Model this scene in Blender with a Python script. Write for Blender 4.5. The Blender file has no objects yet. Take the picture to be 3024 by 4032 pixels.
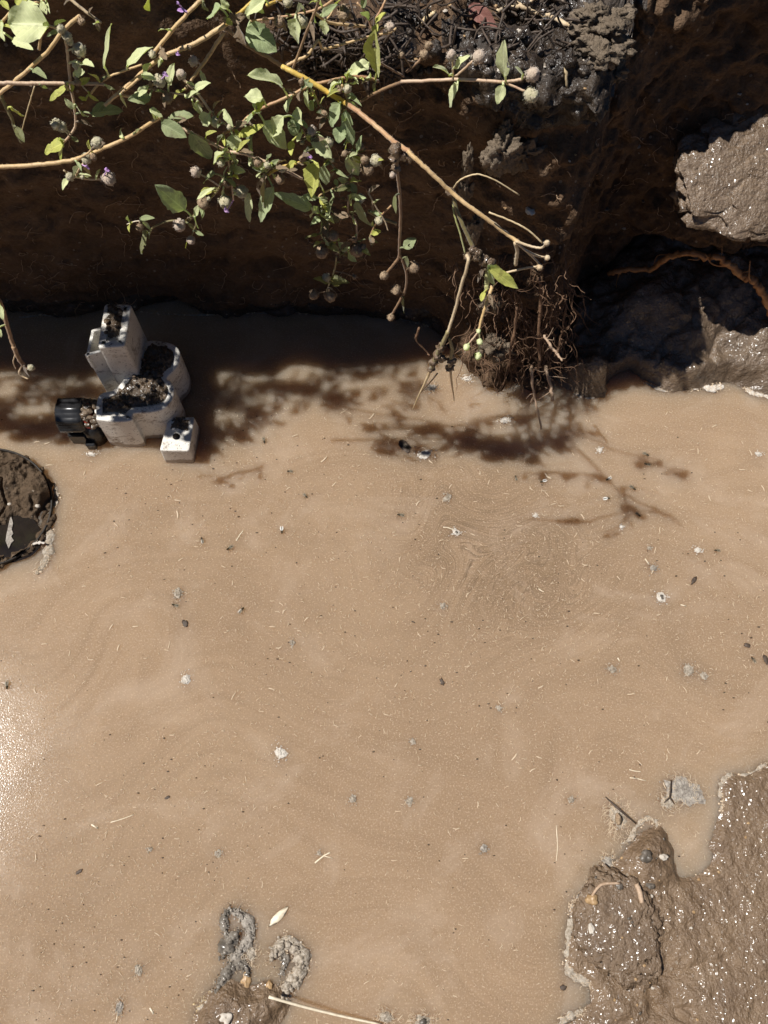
import bpy, bmesh, math, random
import numpy as np
from mathutils import Vector, Matrix, Quaternion
from mathutils.bvhtree import BVHTree

R = random.Random(7)
rng = np.random.default_rng(11)
H = 0.75                      # lens height above the water, metres
F = 3028.0                    # focal length in photo pixels (3024 x 4032)
scene = bpy.context.scene
col = scene.collection

# ------------------------------------------------------------------ camera frame
Nn = np.array([-.0758, .6431, 1.6961]); Nn /= np.linalg.norm(Nn)     # nadir, camera axes (right, down, forward)
Zw = -Nn
Xw = np.array([1., 0, 0]); Xw -= Xw.dot(Nn) * Nn; Xw /= np.linalg.norm(Xw)
Yw = np.cross(Zw, Xw)
RWC = np.array([Xw, Yw, Zw])                                          # camera -> world
CAM = np.array([0, 0, H])
_g = RWC @ np.array([-540 - 1512.0, 3040 - 2016.0, F])           # mirror image of the sun in the water, just left of the frame
SUN = np.array([_g[0], _g[1], -_g[2]]) / np.linalg.norm(_g)

def ray(px, py):
    return RWC @ np.array([px - 1512.0, py - 2016.0, F])
def at(px, py, h=0.0):
    """point at height h (units of H) seen at a photo pixel"""
    d = ray(px, py); t = (h * H - H) / d[2]
    return CAM + d * t
def atY(px, py, Y):
    """point on the vertical plane at distance Y (units of H)"""
    d = ray(px, py); t = Y * H / d[1]
    return CAM + d * t
def pxm(p):
    """metres per photo pixel at a world point"""
    v = RWC.T @ (np.asarray(p) - CAM)
    return v[2] / F

# ------------------------------------------------------------------ noise
def _hash(ix, iy, iz, s):
    h = (ix.astype(np.int64) * 374761393 + iy.astype(np.int64) * 668265263 + iz.astype(np.int64) * 2147483647 + s * 974634777) & 0xFFFFFFFF
    h = ((h ^ (h >> 13)) * 1274126177) & 0xFFFFFFFF
    h = ((h ^ (h >> 16)) * 2246822519) & 0xFFFFFFFF
    return ((h ^ (h >> 15)) & 0xFFFFFF) / float(0xFFFFFF) * 2 - 1
def vnoise(p, s=0):
    p = np.asarray(p, float); i = np.floor(p); f = p - i; f = f * f * (3 - 2 * f)
    i = i.astype(np.int64); x, y, z = i[:, 0], i[:, 1], i[:, 2]; out = 0
    for dx in (0, 1):
        for dy in (0, 1):
            for dz in (0, 1):
                w = (f[:, 0] if dx else 1 - f[:, 0]) * (f[:, 1] if dy else 1 - f[:, 1]) * (f[:, 2] if dz else 1 - f[:, 2])
                out = out + w * _hash(x + dx, y + dy, z + dz, s)
    return out
def fbm(p, oct=4, s=0, gain=.5):
    p = np.asarray(p, float); a = 1.; o = 0; k = 1.
    for q in range(oct):
        o = o + a * vnoise(p * k + 17.3 * q, s + q); a *= gain; k *= 2.03
    return o
def n1(x, y, z, s=0):
    return float(vnoise(np.array([[x, y, z]]), s)[0])

# ------------------------------------------------------------------ mesh helpers
def link(name, verts, faces, mat, parent=None, smooth=True):
    me = bpy.data.meshes.new(name)
    me.from_pydata([tuple(map(float, v)) for v in verts], [], [tuple(int(i) for i in f) for f in faces])
    if smooth:
        me.polygons.foreach_set('use_smooth', [True] * len(me.polygons))
    me.update()
    me.materials.append(mat)
    o = bpy.data.objects.new(name, me); col.objects.link(o)
    if parent is not None:
        o.parent = parent
        o.location = -Vector(parent.location) if parent.type == 'EMPTY' else (0, 0, 0)
    return o
def tag(o, label=None, cat=None, group=None, kind=None):
    if label: o['label'] = label
    if cat: o['category'] = cat
    if group: o['group'] = group
    if kind: o['kind'] = kind
    return o
def thing(name, loc, label, cat, group=None):
    o = bpy.data.objects.new(name, None); col.objects.link(o)
    o.location = tuple(map(float, loc)); o.empty_display_size = .01
    return tag(o, label, cat, group)

class MB:
    def __init__(s): s.v = []; s.f = []
    def add(s, vs, fs):
        b = len(s.v); s.v.extend([tuple(map(float, x)) for x in vs]); s.f.extend([tuple(i + b for i in f) for f in fs])
    def build(s, name, mat, parent=None, smooth=True): return link(name, s.v, s.f, mat, parent, smooth)
    def tube(s, pts, rad, n=7, rough=0., cap=True, seed=0):
        pts = [np.asarray(p, float) for p in pts]; m = len(pts)
        if np.isscalar(rad): rad = [rad] * m
        t0 = pts[1] - pts[0]; t0 /= np.linalg.norm(t0) + 1e-12
        up = np.array([0, 0, 1.]) if abs(t0[2]) < .9 else np.array([1., 0, 0])
        a = np.cross(t0, up); a /= np.linalg.norm(a)
        vs = []
        for i in range(m):
            t = pts[min(i + 1, m - 1)] - pts[max(i - 1, 0)]; t /= np.linalg.norm(t) + 1e-12
            a = a - a.dot(t) * t; a /= np.linalg.norm(a) + 1e-12; b = np.cross(t, a)
            for j in range(n):
                an = 2 * math.pi * j / n
                r = rad[i]
                if rough: r *= 1 + rough * (((i * 7919 + j * 104729 + seed * 31) * 2654435761 % 1000) / 500. - 1)
                vs.append(pts[i] + (a * math.cos(an) + b * math.sin(an)) * r)
        fs = [(i * n + j, i * n + (j + 1) % n, (i + 1) * n + (j + 1) % n, (i + 1) * n + j) for i in range(m - 1) for j in range(n)]
        if cap:
            fs.append(tuple(reversed(range(n)))); fs.append(tuple((m - 1) * n + j for j in range(n)))
        s.add(vs, fs)
    def blob(s, c, rx, ry, rz, nu=10, nv=7, amp=.15, freq=3., seed=0, rot=None):
        vs = []; 
        for i in range(nv + 1):
            th = math.pi * i / nv
            for j in range(nu):
                ph = 2 * math.pi * j / nu
                vs.append((math.sin(th) * math.cos(ph), math.sin(th) * math.sin(ph), math.cos(th)))
        d = np.array(vs); k = 1 + amp * fbm(d * freq + seed * 3.7, 3, seed)
        d = d * k[:, None] * np.array([rx, ry, rz])
        if rot is not None: d = d @ np.array(rot).T
        d = d + np.asarray(c)
        fs = [(i * nu + j, (i + 1) * nu + j, (i + 1) * nu + (j + 1) % nu, i * nu + (j + 1) % nu) for i in range(nv) for j in range(nu)]
        s.add(d, fs)

def spline(pts, per=6):
    """Catmull-Rom through points of any dimension"""
    P = [np.asarray(p, float) for p in pts]
    if len(P) < 3 or per < 2:
        return [P[0] + (P[-1] - P[0]) * t for t in np.linspace(0, 1, max(per, 2) + 1)] if len(P) == 2 else P
    Q = [2 * P[0] - P[1]] + P + [2 * P[-1] - P[-2]]; out = []
    for i in range(1, len(Q) - 2):
        p0, p1, p2, p3 = Q[i - 1:i + 3]
        for k in range(per):
            t = k / per
            out.append(.5 * ((2 * p1) + (-p0 + p2) * t + (2 * p0 - 5 * p1 + 4 * p2 - p3) * t * t + (-p0 + 3 * p1 - 3 * p2 + p3) * t ** 3))
    out.append(P[-1]); return out
def inside(poly, P):
    poly = np.asarray(poly)[:, :2]; x, y = P[:, 0], P[:, 1]; c = np.zeros(len(P), bool); n = len(poly)
    for i in range(n):
        x1, y1 = poly[i]; x2, y2 = poly[(i + 1) % n]
        m = ((y1 > y) != (y2 > y)) & (x < (x2 - x1) * (y - y1) / (y2 - y1 + 1e-15) + x1); c ^= m
    return c
def polydist(poly, P, closed=True):
    poly = np.asarray(poly)[:, :2]; n = len(poly); d = np.full(len(P), 1e9)
    for i in range(n if closed else n - 1):
        a = poly[i]; b = poly[(i + 1) % n]; ab = b - a; q = P[:, :2] - a
        t = np.clip((q @ ab) / (ab @ ab + 1e-15), 0, 1)
        d = np.minimum(d, np.hypot(*(q - t[:, None] * ab).T))
    return d
def sstep(a, b, x):
    t = np.clip((x - a) / (b - a), 0, 1); return t * t * (3 - 2 * t)

# ------------------------------------------------------------------ materials
def mat(name):
    m = bpy.data.materials.new(name); m.use_nodes = True
    nt = m.node_tree; b = nt.nodes['Principled BSDF']
    return m, nt, b
def N(nt, typ, **kw):
    n = nt.nodes.new(typ)
    for k, v in kw.items():
        if k in n.inputs: n.inputs[k].default_value = v
        else: setattr(n, k, v)
    return n
def ramp(nt, fac, stops):
    r = nt.nodes.new('ShaderNodeValToRGB'); e = r.color_ramp.elements
    while len(e) < len(stops): e.new(.5)
    for k, (p, c) in enumerate(stops):
        e[k].position = p; e[k].color = (c[0], c[1], c[2], 1) if not np.isscalar(c) else (c, c, c, 1)
    nt.links.new(fac, r.inputs[0]); return r.outputs[0]
def noise(nt, vec, scale, detail=4, rough=.55, dist=0.):
    n = N(nt, 'ShaderNodeTexNoise', Scale=scale, Detail=detail, Roughness=rough, Distortion=dist)
    nt.links.new(vec, n.inputs['Vector']); return n.outputs['Fac']
def mixc(nt, fac, a, b, mode='MIX'):
    m = nt.nodes.new('ShaderNodeMix'); m.data_type = 'RGBA'; m.blend_type = mode
    for sock, val in ((m.inputs[0], fac), (m.inputs[6], a), (m.inputs[7], b)):
        if hasattr(val, 'links'): nt.links.new(val, sock)
        elif np.isscalar(val): sock.default_value = val
        else: sock.default_value = (val[0], val[1], val[2], 1)
    return m.outputs[2]
def mth(nt, op, a, b=0., clamp=False):
    m = nt.nodes.new('ShaderNodeMath'); m.operation = op; m.use_clamp = clamp
    for sock, val in ((m.inputs[0], a), (m.inputs[1], b)):
        if hasattr(val, 'links'): nt.links.new(val, sock)
        else: sock.default_value = val
    return m.outputs[0]
def bump(nt, bsdf, h, strength, dist):
    b = N(nt, 'ShaderNodeBump', Strength=strength, Distance=dist)
    nt.links.new(h, b.inputs['Height']); nt.links.new(b.outputs[0], bsdf.inputs['Normal'])
def coords(nt, which='Object'):
    return nt.nodes.new('ShaderNodeTexCoord').outputs[which]

def soil_mat(name, dark, mid, light, rough=(.65, .95), wet=False, grit=.5, scale=1., wetness=1.):
    m, nt, b = mat(name); v = coords(nt)
    n1_ = noise(nt, v, 28 * scale, 6, .65); n2 = noise(nt, v, 260 * scale, 4, .7)
    c = ramp(nt, mth(nt, 'ADD', mth(nt, 'MULTIPLY', n1_, .6), mth(nt, 'MULTIPLY', n2, .4)), [(.3, dark), (.5, mid), (.72, light)])
    vo = N(nt, 'ShaderNodeTexVoronoi', Scale=230 * scale); nt.links.new(v, vo.inputs['Vector'])
    sel = mth(nt, 'GREATER_THAN', N_sep(nt, vo.outputs['Color']), 1 - .10 * grit)
    dotm = mth(nt, 'MULTIPLY', mth(nt, 'LESS_THAN', vo.outputs['Distance'], .30), sel)
    c = mixc(nt, mth(nt, 'MULTIPLY', dotm, .75), c, (.30, .24, .18))
    nt.links.new(c, b.inputs['Base Color'])
    n3 = noise(nt, v, 70 * scale, 3)
    nt.links.new(ramp(nt, n3, [(.35, rough[0]), (.65, rough[1])]), b.inputs['Roughness'])
    h = mth(nt, 'ADD', mth(nt, 'MULTIPLY', noise(nt, v, 420 * scale, 3, .6), .4), mth(nt, 'MULTIPLY', noise(nt, v, 120 * scale, 5, .6), 1.))
    bump(nt, b, h, .9 if not wet else .75, .006 / scale)
    b.inputs['Specular IOR Level'].default_value = .5 if wet else .2
    if wet:                                                              # a film of water: sharp little glints
        nt.links.new(mth(nt, 'MULTIPLY', ramp(nt, noise(nt, v, 16, 4, .6), [(.36, .0), (.60, 1.)]), wetness), b.inputs['Coat Weight']); b.inputs['Coat Roughness'].default_value = .19; b.inputs['Coat IOR'].default_value = 1.5
        hb = mth(nt, 'ADD', noise(nt, v, 170, 1, .5), mth(nt, 'MULTIPLY', noise(nt, v, 70, 2, .5), 1.6))
        cb = N(nt, 'ShaderNodeBump', Strength=1., Distance=.0042); nt.links.new(hb, cb.inputs['Height']); nt.links.new(cb.outputs[0], b.inputs['Coat Normal'])
    return m
def N_sep(nt, c):
    s = nt.nodes.new('ShaderNodeSeparateColor'); nt.links.new(c, s.inputs[0]); return s.outputs[0]

def plain(name, c1, c2, rough=.6, scale=200, bs=.3, bd=.001, spec=.4, sss=0., sheen=0.):
    m, nt, b = mat(name); v = coords(nt)
    n_ = noise(nt, v, scale, 4)
    nt.links.new(ramp(nt, n_, [(.35, c1), (.65, c2)]), b.inputs['Base Color'])
    b.inputs['Roughness'].default_value = rough; b.inputs['Specular IOR Level'].default_value = spec
    if bs: bump(nt, b, noise(nt, v, scale * 2.5, 3), bs, bd)
    if sss:
        b.inputs['Subsurface Weight'].default_value = sss; b.inputs['Subsurface Radius'].default_value = (.002, .0015, .001); b.inputs['Subsurface Scale'].default_value = 1
    if sheen: b.inputs['Sheen Weight'].default_value = sheen
    return m

M = {}
M['soil'] = soil_mat('soil', (.055, .033, .018), (.12, .073, .042), (.20, .130, .08))
M['wet_soil'] = soil_mat('wet_soil', (.016, .010, .006), (.036, .024, .015), (.085, .058, .036), wetness=.55, rough=(.25, .6), wet=True, grit=.8)
M['wet_mud'] = soil_mat('wet_mud', (.128, .080, .046), (.182, .118, .068), (.245, .165, .098), rough=(.26, .5), wet=True, grit=.5)
M['mud_clod'] = soil_mat('mud_clod', (.108, .069, .040), (.165, .108, .064), (.235, .160, .098), rough=(.26, .5), wet=True, grit=.9, scale=1.3)
M['grey_mud'] = soil_mat('grey_mud', (.095, .064, .040), (.155, .108, .070), (.23, .165, .112), rough=(.22, .45), wet=True, grit=.8)
M['rock_mud'] = soil_mat('rock_mud', (.12, .080, .050), (.19, .132, .086), (.28, .205, .142), rough=(.2, .4), wet=True, grit=.6)
M['dry_clod'] = soil_mat('dry_clod', (.10, .072, .05), (.17, .13, .09), (.25, .19, .14), rough=(.6, .9), grit=.6, scale=1.4)
M['pipe_mud'] = soil_mat('pipe_mud', (.05, .033, .019), (.10, .066, .040), (.165, .115, .072), rough=(.5, .9), grit=.7, scale=1.2)
M['dirt'] = soil_mat('valve_dirt', (.025, .017, .010), (.10, .066, .038), (.27, .185, .11), rough=(.2, .8), wet=True, grit=2., scale=1.8)
M['ground'] = soil_mat('ground_soil', (.06, .04, .025), (.11, .075, .047), (.17, .12, .08), scale=.3)

def water_mat():
    m, nt, b = mat('muddy_water'); v = coords(nt)
    uv = N(nt, 'ShaderNodeUVMap', uv_map='flow').outputs[0]
    att = N(nt, 'ShaderNodeAttribute', attribute_name='swirl').outputs['Fac']
    big = noise(nt, v, 5, 3, .5, .6)
    c = ramp(nt, big, [(.3, (.325, .227, .146)), (.7, (.378, .268, .174))])
    mp = N(nt, 'ShaderNodeMapping'); nt.links.new(uv, mp.inputs[0]); mp.inputs['Scale'].default_value = (8, 70, 1)
    st = noise(nt, mp.outputs[0], 1., 3, .55, .5)
    line = mth(nt, 'MAXIMUM', ramp(nt, st, [(.42, 0.), (.47, 1.), (.52, 0.)]), mth(nt, 'MULTIPLY', ramp(nt, st, [(.56, 0.), (.60, 1.), (.65, 0.)]), .8))
    att = mth(nt, 'POWER', att, 1.3)
    c = mixc(nt, mth(nt, 'MULTIPLY', mth(nt, 'MULTIPLY', line, att), 1.), c, (.15, .10, .062))
    c = mixc(nt, mth(nt, 'MULTIPLY', mth(nt, 'MULTIPLY', att, ramp(nt, noise(nt, uv, 14, 4, .6, 1.), [(.32, 0.), (.6, 1.)])), .62), c, (.22, .15, .092))
    mp2 = N(nt, 'ShaderNodeMapping'); nt.links.new(uv, mp2.inputs[0]); mp2.inputs['Scale'].default_value = (4, 17, 1)
    st2 = noise(nt, mp2.outputs[0], 1., 5, .6, 2.)
    c = mixc(nt, mth(nt, 'MULTIPLY', ramp(nt, st2, [(.42, 0.), (.66, 1.)]), .50), c, (.275, .19, .12))
    # fine floating dust
    g = noise(nt, v, 620, 2, .6)
    c = mixc(nt, mth(nt, 'MULTIPLY', ramp(nt, g, [(.54, 0.), (.70, 1.)]), .55), c, (.60, .46, .33))
    g2 = noise(nt, v, 430, 2, .6, .3)
    c = mixc(nt, mth(nt, 'MULTIPLY', ramp(nt, g2, [(.60, 0.), (.72, 1.)]), .45), c, (.21, .14, .085))
    # pale scum film in soft patches
    pf = noise(nt, v, 8, 6, .68, 1.6)
    c = mixc(nt, mth(nt, 'MULTIPLY', ramp(nt, pf, [(.50, 0.), (.74, 1.)]), .50), c, (.50, .39, .295))
    nt.links.new(c, b.inputs['Base Color'])
    b.inputs['Subsurface Weight'].default_value = 1.
    b.inputs['Subsurface Radius'].default_value = (1., .84, .66); b.inputs['Subsurface Scale'].default_value = .08
    b.inputs['Roughness'].default_value = .135; b.inputs['IOR'].default_value = 1.33
    b.inputs['Specular IOR Level'].default_value = .2
    bump(nt, b, mth(nt, 'ADD', g, mth(nt, 'MULTIPLY', noise(nt, v, 1000, 1), .7)), .12, .0008)
    return m
M['water'] = water_mat()

def leaf_mat(name, c1, c2, spot, spot_amt=.3, trans=.27):
    m, nt, b = mat(name); v = coords(nt)
    uv = N(nt, 'ShaderNodeUVMap', uv_map='leaf').outputs[0]
    sx = nt.nodes.new('ShaderNodeSeparateXYZ'); nt.links.new(uv, sx.inputs[0])
    oi = nt.nodes.new('ShaderNodeObjectInfo').outputs['Random']
    c = mixc(nt, noise(nt, v, 90, 4), c1, c2)
    c = mixc(nt, mth(nt, 'MULTIPLY', oi, .35), c, tuple(min(1, x * 1.35) for x in c2))
    # midrib and side veins: uv.y = 0 at the midrib, uv.x along the blade
    rib = ramp(nt, mth(nt, 'ABSOLUTE', sx.outputs[1]), [(.03, 1.), (.09, 0.)])
    w = mth(nt, 'SINE', mth(nt, 'MULTIPLY', mth(nt, 'SUBTRACT', sx.outputs[0], mth(nt, 'MULTIPLY', mth(nt, 'ABSOLUTE', sx.outputs[1]), .28)), 42.))
    veins = mth(nt, 'MULTIPLY', mth(nt, 'GREATER_THAN', w, .86), .5)
    vv = mth(nt, 'MAXIMUM', rib, veins)
    c = mixc(nt, mth(nt, 'MULTIPLY', vv, .45), c, tuple(min(1, x * 1.5 + .03) for x in c2))
    sp = ramp(nt, noise(nt, v, 160, 5, .7), [(.55, 0.), (.66, 1.)])
    c = mixc(nt, mth(nt, 'MULTIPLY', sp, spot_amt), c, spot)
    nt.links.new(c, b.inputs['Base Color']); b.inputs['Roughness'].default_value = .6
    b.inputs['Specular IOR Level'].default_value = .3
    b.inputs['Sheen Weight'].default_value = .25; b.inputs['Sheen Roughness'].default_value = .5
    bump(nt, b, mth(nt, 'SUBTRACT', noise(nt, v, 500, 3), mth(nt, 'MULTIPLY', vv, .6)), .5, .0006)
    tr = nt.nodes.new('ShaderNodeBsdfTranslucent')
    tc = mixc(nt, 1., c, (1.1, 1.25, .45), 'MULTIPLY'); nt.links.new(tc, tr.inputs[0])
    mx = nt.nodes.new('ShaderNodeMixShader'); mx.inputs[0].default_value = trans
    nt.links.new(b.outputs[0], mx.inputs[1]); nt.links.new(tr.outputs[0], mx.inputs[2])
    nt.links.new(mx.outputs[0], nt.nodes['Material Output'].inputs[0])
    return m
M['leaf_pale'] = leaf_mat('leaf_pale', (.50, .54, .24), (.68, .70, .40), (.10, .08, .05), .25)
M['leaf_green'] = leaf_mat('leaf_green', (.27, .34, .14), (.47, .53, .29), (.09, .06, .04), .3)
M['leaf_dark'] = leaf_mat('leaf_dark', (.19, .23, .10), (.31, .34, .17), (.10, .07, .045), .6)
M['leaf_yellow'] = leaf_mat('leaf_yellow', (.40, .42, .08), (.55, .54, .14), (.14, .09, .03), .45)
M['leaf_dead'] = leaf_mat('leaf_dead', (.13, .085, .05), (.24, .17, .10), (.06, .04, .025), .5, .15)
M['leaf_red'] = leaf_mat('leaf_red', (.16, .06, .045), (.24, .10, .075), (.08, .04, .03), .4, .15)

def stem_mat(name, c1, c2, band):
    m, nt, b = mat(name); v = coords(nt)
    c = mixc(nt, ramp(nt, noise(nt, v, 60, 4), [(.35, 0.), (.65, 1.)]), c1, c2)
    c = mixc(nt, mth(nt, 'MULTIPLY', ramp(nt, noise(nt, v, 300, 3), [(.55, 0.), (.7, 1.)]), .5), c, band)
    nt.links.new(c, b.inputs['Base Color']); b.inputs['Roughness'].default_value = .55
    b.inputs['Sheen Weight'].default_value = .2
    bump(nt, b, noise(nt, v, 600, 3), .4, .0006); return m
M['stem_tan'] = stem_mat('stem_tan', (.56, .37, .16), (.66, .46, .24), (.25, .12, .06))
M['stem_yellow'] = stem_mat('stem_yellow', (.60, .38, .05), (.66, .46, .11), (.28, .14, .04))
M['stem_red'] = stem_mat('stem_red', (.40, .20, .10), (.54, .36, .18), (.25, .07, .05))
M['stem_pink'] = stem_mat('stem_pink', (.52, .35, .22), (.63, .46, .31), (.33, .13, .09))
M['stem_brown'] = stem_mat('stem_brown', (.22, .12, .06), (.36, .22, .11), (.12, .06, .03))
M['stem_olive'] = stem_mat('stem_olive', (.20, .16, .06), (.30, .24, .10), (.10, .06, .03))
M['stem_dry'] = stem_mat('stem_dry', (.50, .36, .20), (.64, .50, .32), (.20, .12, .07))
M['stem_green'] = stem_mat('stem_green', (.40, .40, .14), (.52, .50, .26), (.30, .24, .08))
M['bud'] = plain('flower_bud_fuzz', (.42, .38, .22), (.60, .52, .36), .8, 700, .8, .001, .2, 0, .3)
M['bud_pink'] = plain('flower_bud_pink', (.44, .33, .25), (.60, .48, .36), .8, 700, .8, .001, .2, 0, .3)
M['bud_brown'] = plain('flower_bud_brown', (.24, .16, .10), (.42, .31, .20), .85, 600, .9, .001, .2)
M['petal'] = plain('violet_petal', (.50, .26, .58), (.66, .44, .72), .5, 300, .1, .0005)
M['root'] = plain('root_bark', (.11, .06, .035), (.24, .14, .08), .7, 500, .5, .0006)
M['root_fine'] = plain('fine_root', (.22, .14, .085), (.38, .26, .16), .7, 500, 0)
M['root_pale'] = plain('pale_root', (.36, .24, .15), (.50, .36, .25), .6, 500, .5, .0006)
M['root_orange'] = plain('orange_root_bark', (.34, .145, .05), (.47, .24, .095), .42, 160, .6, .0012)
M['twig'] = plain('dark_twig', (.05, .035, .025), (.10, .07, .05), .6, 400, .5, .0006)
M['straw'] = plain('straw', (.52, .38, .20), (.68, .54, .33), .6, 500, .3, .0004)
M['straw_pale'] = plain('pale_straw', (.66, .56, .40), (.78, .68, .52), .5, 300, .3, .0004)
M['fleck'] = plain('straw_fleck', (.50, .38, .26), (.66, .53, .38), .6, 900, 0)
M['fleck_dark'] = plain('dark_fleck', (.03, .02, .012), (.08, .05, .03), .5, 900, 0)
M['scum'] = plain('foam_scum', (.27, .215, .155), (.52, .45, .365), .7, 420, .9, .0016, .3)
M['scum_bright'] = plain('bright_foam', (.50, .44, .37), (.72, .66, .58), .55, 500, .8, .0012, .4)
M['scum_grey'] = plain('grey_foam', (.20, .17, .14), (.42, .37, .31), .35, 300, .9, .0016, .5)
M['bubble'] = plain('bubble_film', (.10, .085, .068), (.26, .225, .185), .13, 130, .35, .0015, .6)
M['stone_tan'] = plain('tan_stone', (.28, .17, .08), (.44, .29, .15), .4, 120, .5, .0012)
M['stone_pale'] = plain('pale_stone', (.40, .34, .27), (.58, .52, .44), .6, 220, .4, .001)
M['stone_grey'] = plain('grey_stone', (.07, .058, .045), (.15, .125, .10), .35, 220, .4, .001)
M['shell'] = plain('shell', (.56, .52, .44), (.70, .66, .58), .4, 300, .2, .0005)
M['fly_body'] = plain('fly_body', (.018, .014, .008), (.07, .05, .02), .35, 900, 0)
M['fly_wing'] = plain('fly_wing', (.16, .13, .09), (.28, .24, .18), .25, 900, 0)
M['fly_wing_white'] = plain('pale_fly_wing', (.55, .53, .48), (.72, .70, .66), .3, 900, 0)
M['black_plastic'] = plain('black_plastic', (.014, .014, .015), (.03, .03, .031), .25, 90, .15, .0008, .5)
M['red_plastic'] = plain('red_ring', (.38, .025, .018), (.48, .04, .03), .4, 90, .1, .0005)
M['pipe_plastic'] = plain('muddy_black_pipe', (.012, .010, .008), (.045, .032, .021), .6, 160, .3, .0008)
M['pool'] = plain('dark_puddle', (.012, .009, .008), (.022, .017, .014), .06, 40, 0, .001, .5)

def valve_mat():
    m, nt, b = mat('dirty_white_plastic'); v = coords(nt)
    c = mixc(nt, noise(nt, v, 30, 3), (.74, .70, .62), (.82, .79, .72))
    mp = N(nt, 'ShaderNodeMapping'); nt.links.new(v, mp.inputs[0]); mp.inputs['Scale'].default_value = (1, 1, 1.6)
    s1 = ramp(nt, noise(nt, mp.outputs[0], 42, 6, .72, .6), [(.51, 0.), (.60, 1.)])
    s2 = ramp(nt, noise(nt, mp.outputs[0], 260, 4, .7), [(.40, 0.), (.62, 1.)])
    st = mth(nt, 'MULTIPLY', s1, s2)
    c = mixc(nt, mth(nt, 'MULTIPLY', st, .9), c, (.16, .10, .06))
    c = mixc(nt, mth(nt, 'MULTIPLY', ramp(nt, noise(nt, v, 24, 4, .6), [(.45, 0.), (.7, 1.)]), .30), c, (.42, .33, .24))
    sk = ramp(nt, noise(nt, v, 520, 3, .6), [(.62, 0.), (.66, 1.)])
    c = mixc(nt, mth(nt, 'MULTIPLY', sk, .8), c, (.05, .03, .02))
    sz = nt.nodes.new('ShaderNodeSeparateXYZ'); nt.links.new(v, sz.inputs[0])          # tide mark of silt just above the water
    tl = mth(nt, 'ADD', sz.outputs[2], mth(nt, 'MULTIPLY', noise(nt, v, 90, 4, .6), -.012))
    c = mixc(nt, mth(nt, 'MULTIPLY', ramp(nt, mth(nt, 'MULTIPLY', tl, 60.), [(.0, 1.), (.12, 0.)]), .75), c, (.24, .16, .10))
    nt.links.new(c, b.inputs['Base Color']); b.inputs['Roughness'].default_value = .42
    bump(nt, b, mth(nt, 'ADD', st, noise(nt, v, 200, 3)), .15, .001); return m
M['valve'] = valve_mat()

# ------------------------------------------------------------------ world, sun, camera
w = bpy.data.worlds.new('World'); scene.world = w; w.use_nodes = True
sky = w.node_tree.nodes.new('ShaderNodeTexSky'); sky.sky_type = 'NISHITA'; sky.sun_disc = False; sky.altitude = 2600; sky.air_density = .65; sky.dust_density = .2; sky.ozone_density = 1.2
sky.sun_elevation = math.asin(SUN[2]); sky.sun_rotation = math.atan2(SUN[0], SUN[1])
bg = w.node_tree.nodes['Background']; bg.inputs[1].default_value = .05
w.node_tree.links.new(sky.outputs[0], bg.inputs[0])
sl = bpy.data.lights.new('Sun', 'SUN'); sl.energy = 5.0; sl.angle = math.radians(.53); sl.color = (1., .975, .935)
so = bpy.data.objects.new('Sun', sl); col.objects.link(so)
so.rotation_euler = Vector(SUN).to_track_quat('Z', 'Y').to_euler(); so.location = Vector(SUN) * 4
cd = bpy.data.cameras.new('Camera'); co = bpy.data.objects.new('Camera', cd); col.objects.link(co)
cd.sensor_fit = 'VERTICAL'; cd.sensor_height = 36; cd.lens = 36 * F / 4032; cd.clip_start = .01; cd.clip_end = 300
rm = np.array([RWC @ [1, 0, 0], RWC @ [0, -1, 0], RWC @ [0, 0, -1]]).T
co.matrix_world = Matrix(np.vstack([np.hstack([rm, CAM[:, None]]), [0, 0, 0, 1]]).tolist())
scene.camera = co
vs_ = scene.view_settings; scene.display_settings.display_device = 'sRGB'
vs_.view_transform = 'Standard'; vs_.look = 'None'; vs_.exposure = 0.22; vs_.gamma = 1; vs_.use_curve_mapping = False
scene.cycles.use_denoising = True
try: scene.cycles.denoiser = 'OPENIMAGEDENOISE'; scene.cycles.denoising_input_passes = 'RGB_ALBEDO_NORMAL'
except Exception: pass
scene.cycles.max_bounces = 8; scene.cycles.sample_clamp_indirect = 8
# ------------------------------------------------------------------ terrain
def grid_faces(nx, ny):
    i = np.arange(nx - 1)[:, None]; j = np.arange(ny - 1)[None, :]
    a = i * ny + j
    return np.stack([a, a + ny, a + ny + 1, a + 1], -1).reshape(-1, 4)
def fast_mesh(name, V, Fq, m, kind=None, flip=False):
    me = bpy.data.meshes.new(name)
    V = np.asarray(V, np.float32); Fq = np.asarray(Fq, np.int32)
    if flip: Fq = Fq[:, ::-1]
    me.vertices.add(len(V)); me.vertices.foreach_set('co', V.ravel())
    me.loops.add(Fq.size); me.loops.foreach_set('vertex_index', Fq.ravel())
    me.polygons.add(len(Fq)); me.polygons.foreach_set('loop_start', np.arange(0, Fq.size, 4)); me.polygons.foreach_set('loop_total', np.full(len(Fq), 4))
    me.polygons.foreach_set('use_smooth', [True] * len(Fq)); me.update(calc_edges=True); me.validate()
    me.materials.append(m); o = bpy.data.objects.new(name, me); col.objects.link(o)
    if kind: o['kind'] = kind
    return o
def spaced(lo, a, b, hi, step, grow=1.12):
    c = list(np.arange(a, b + step * .5, step)); s = step
    while c[-1] < hi: s *= grow; c.append(min(c[-1] + s, hi))
    s = step
    while c[0] > lo: s *= grow; c.insert(0, max(c[0] - s, lo))
    return np.array(c)

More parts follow.
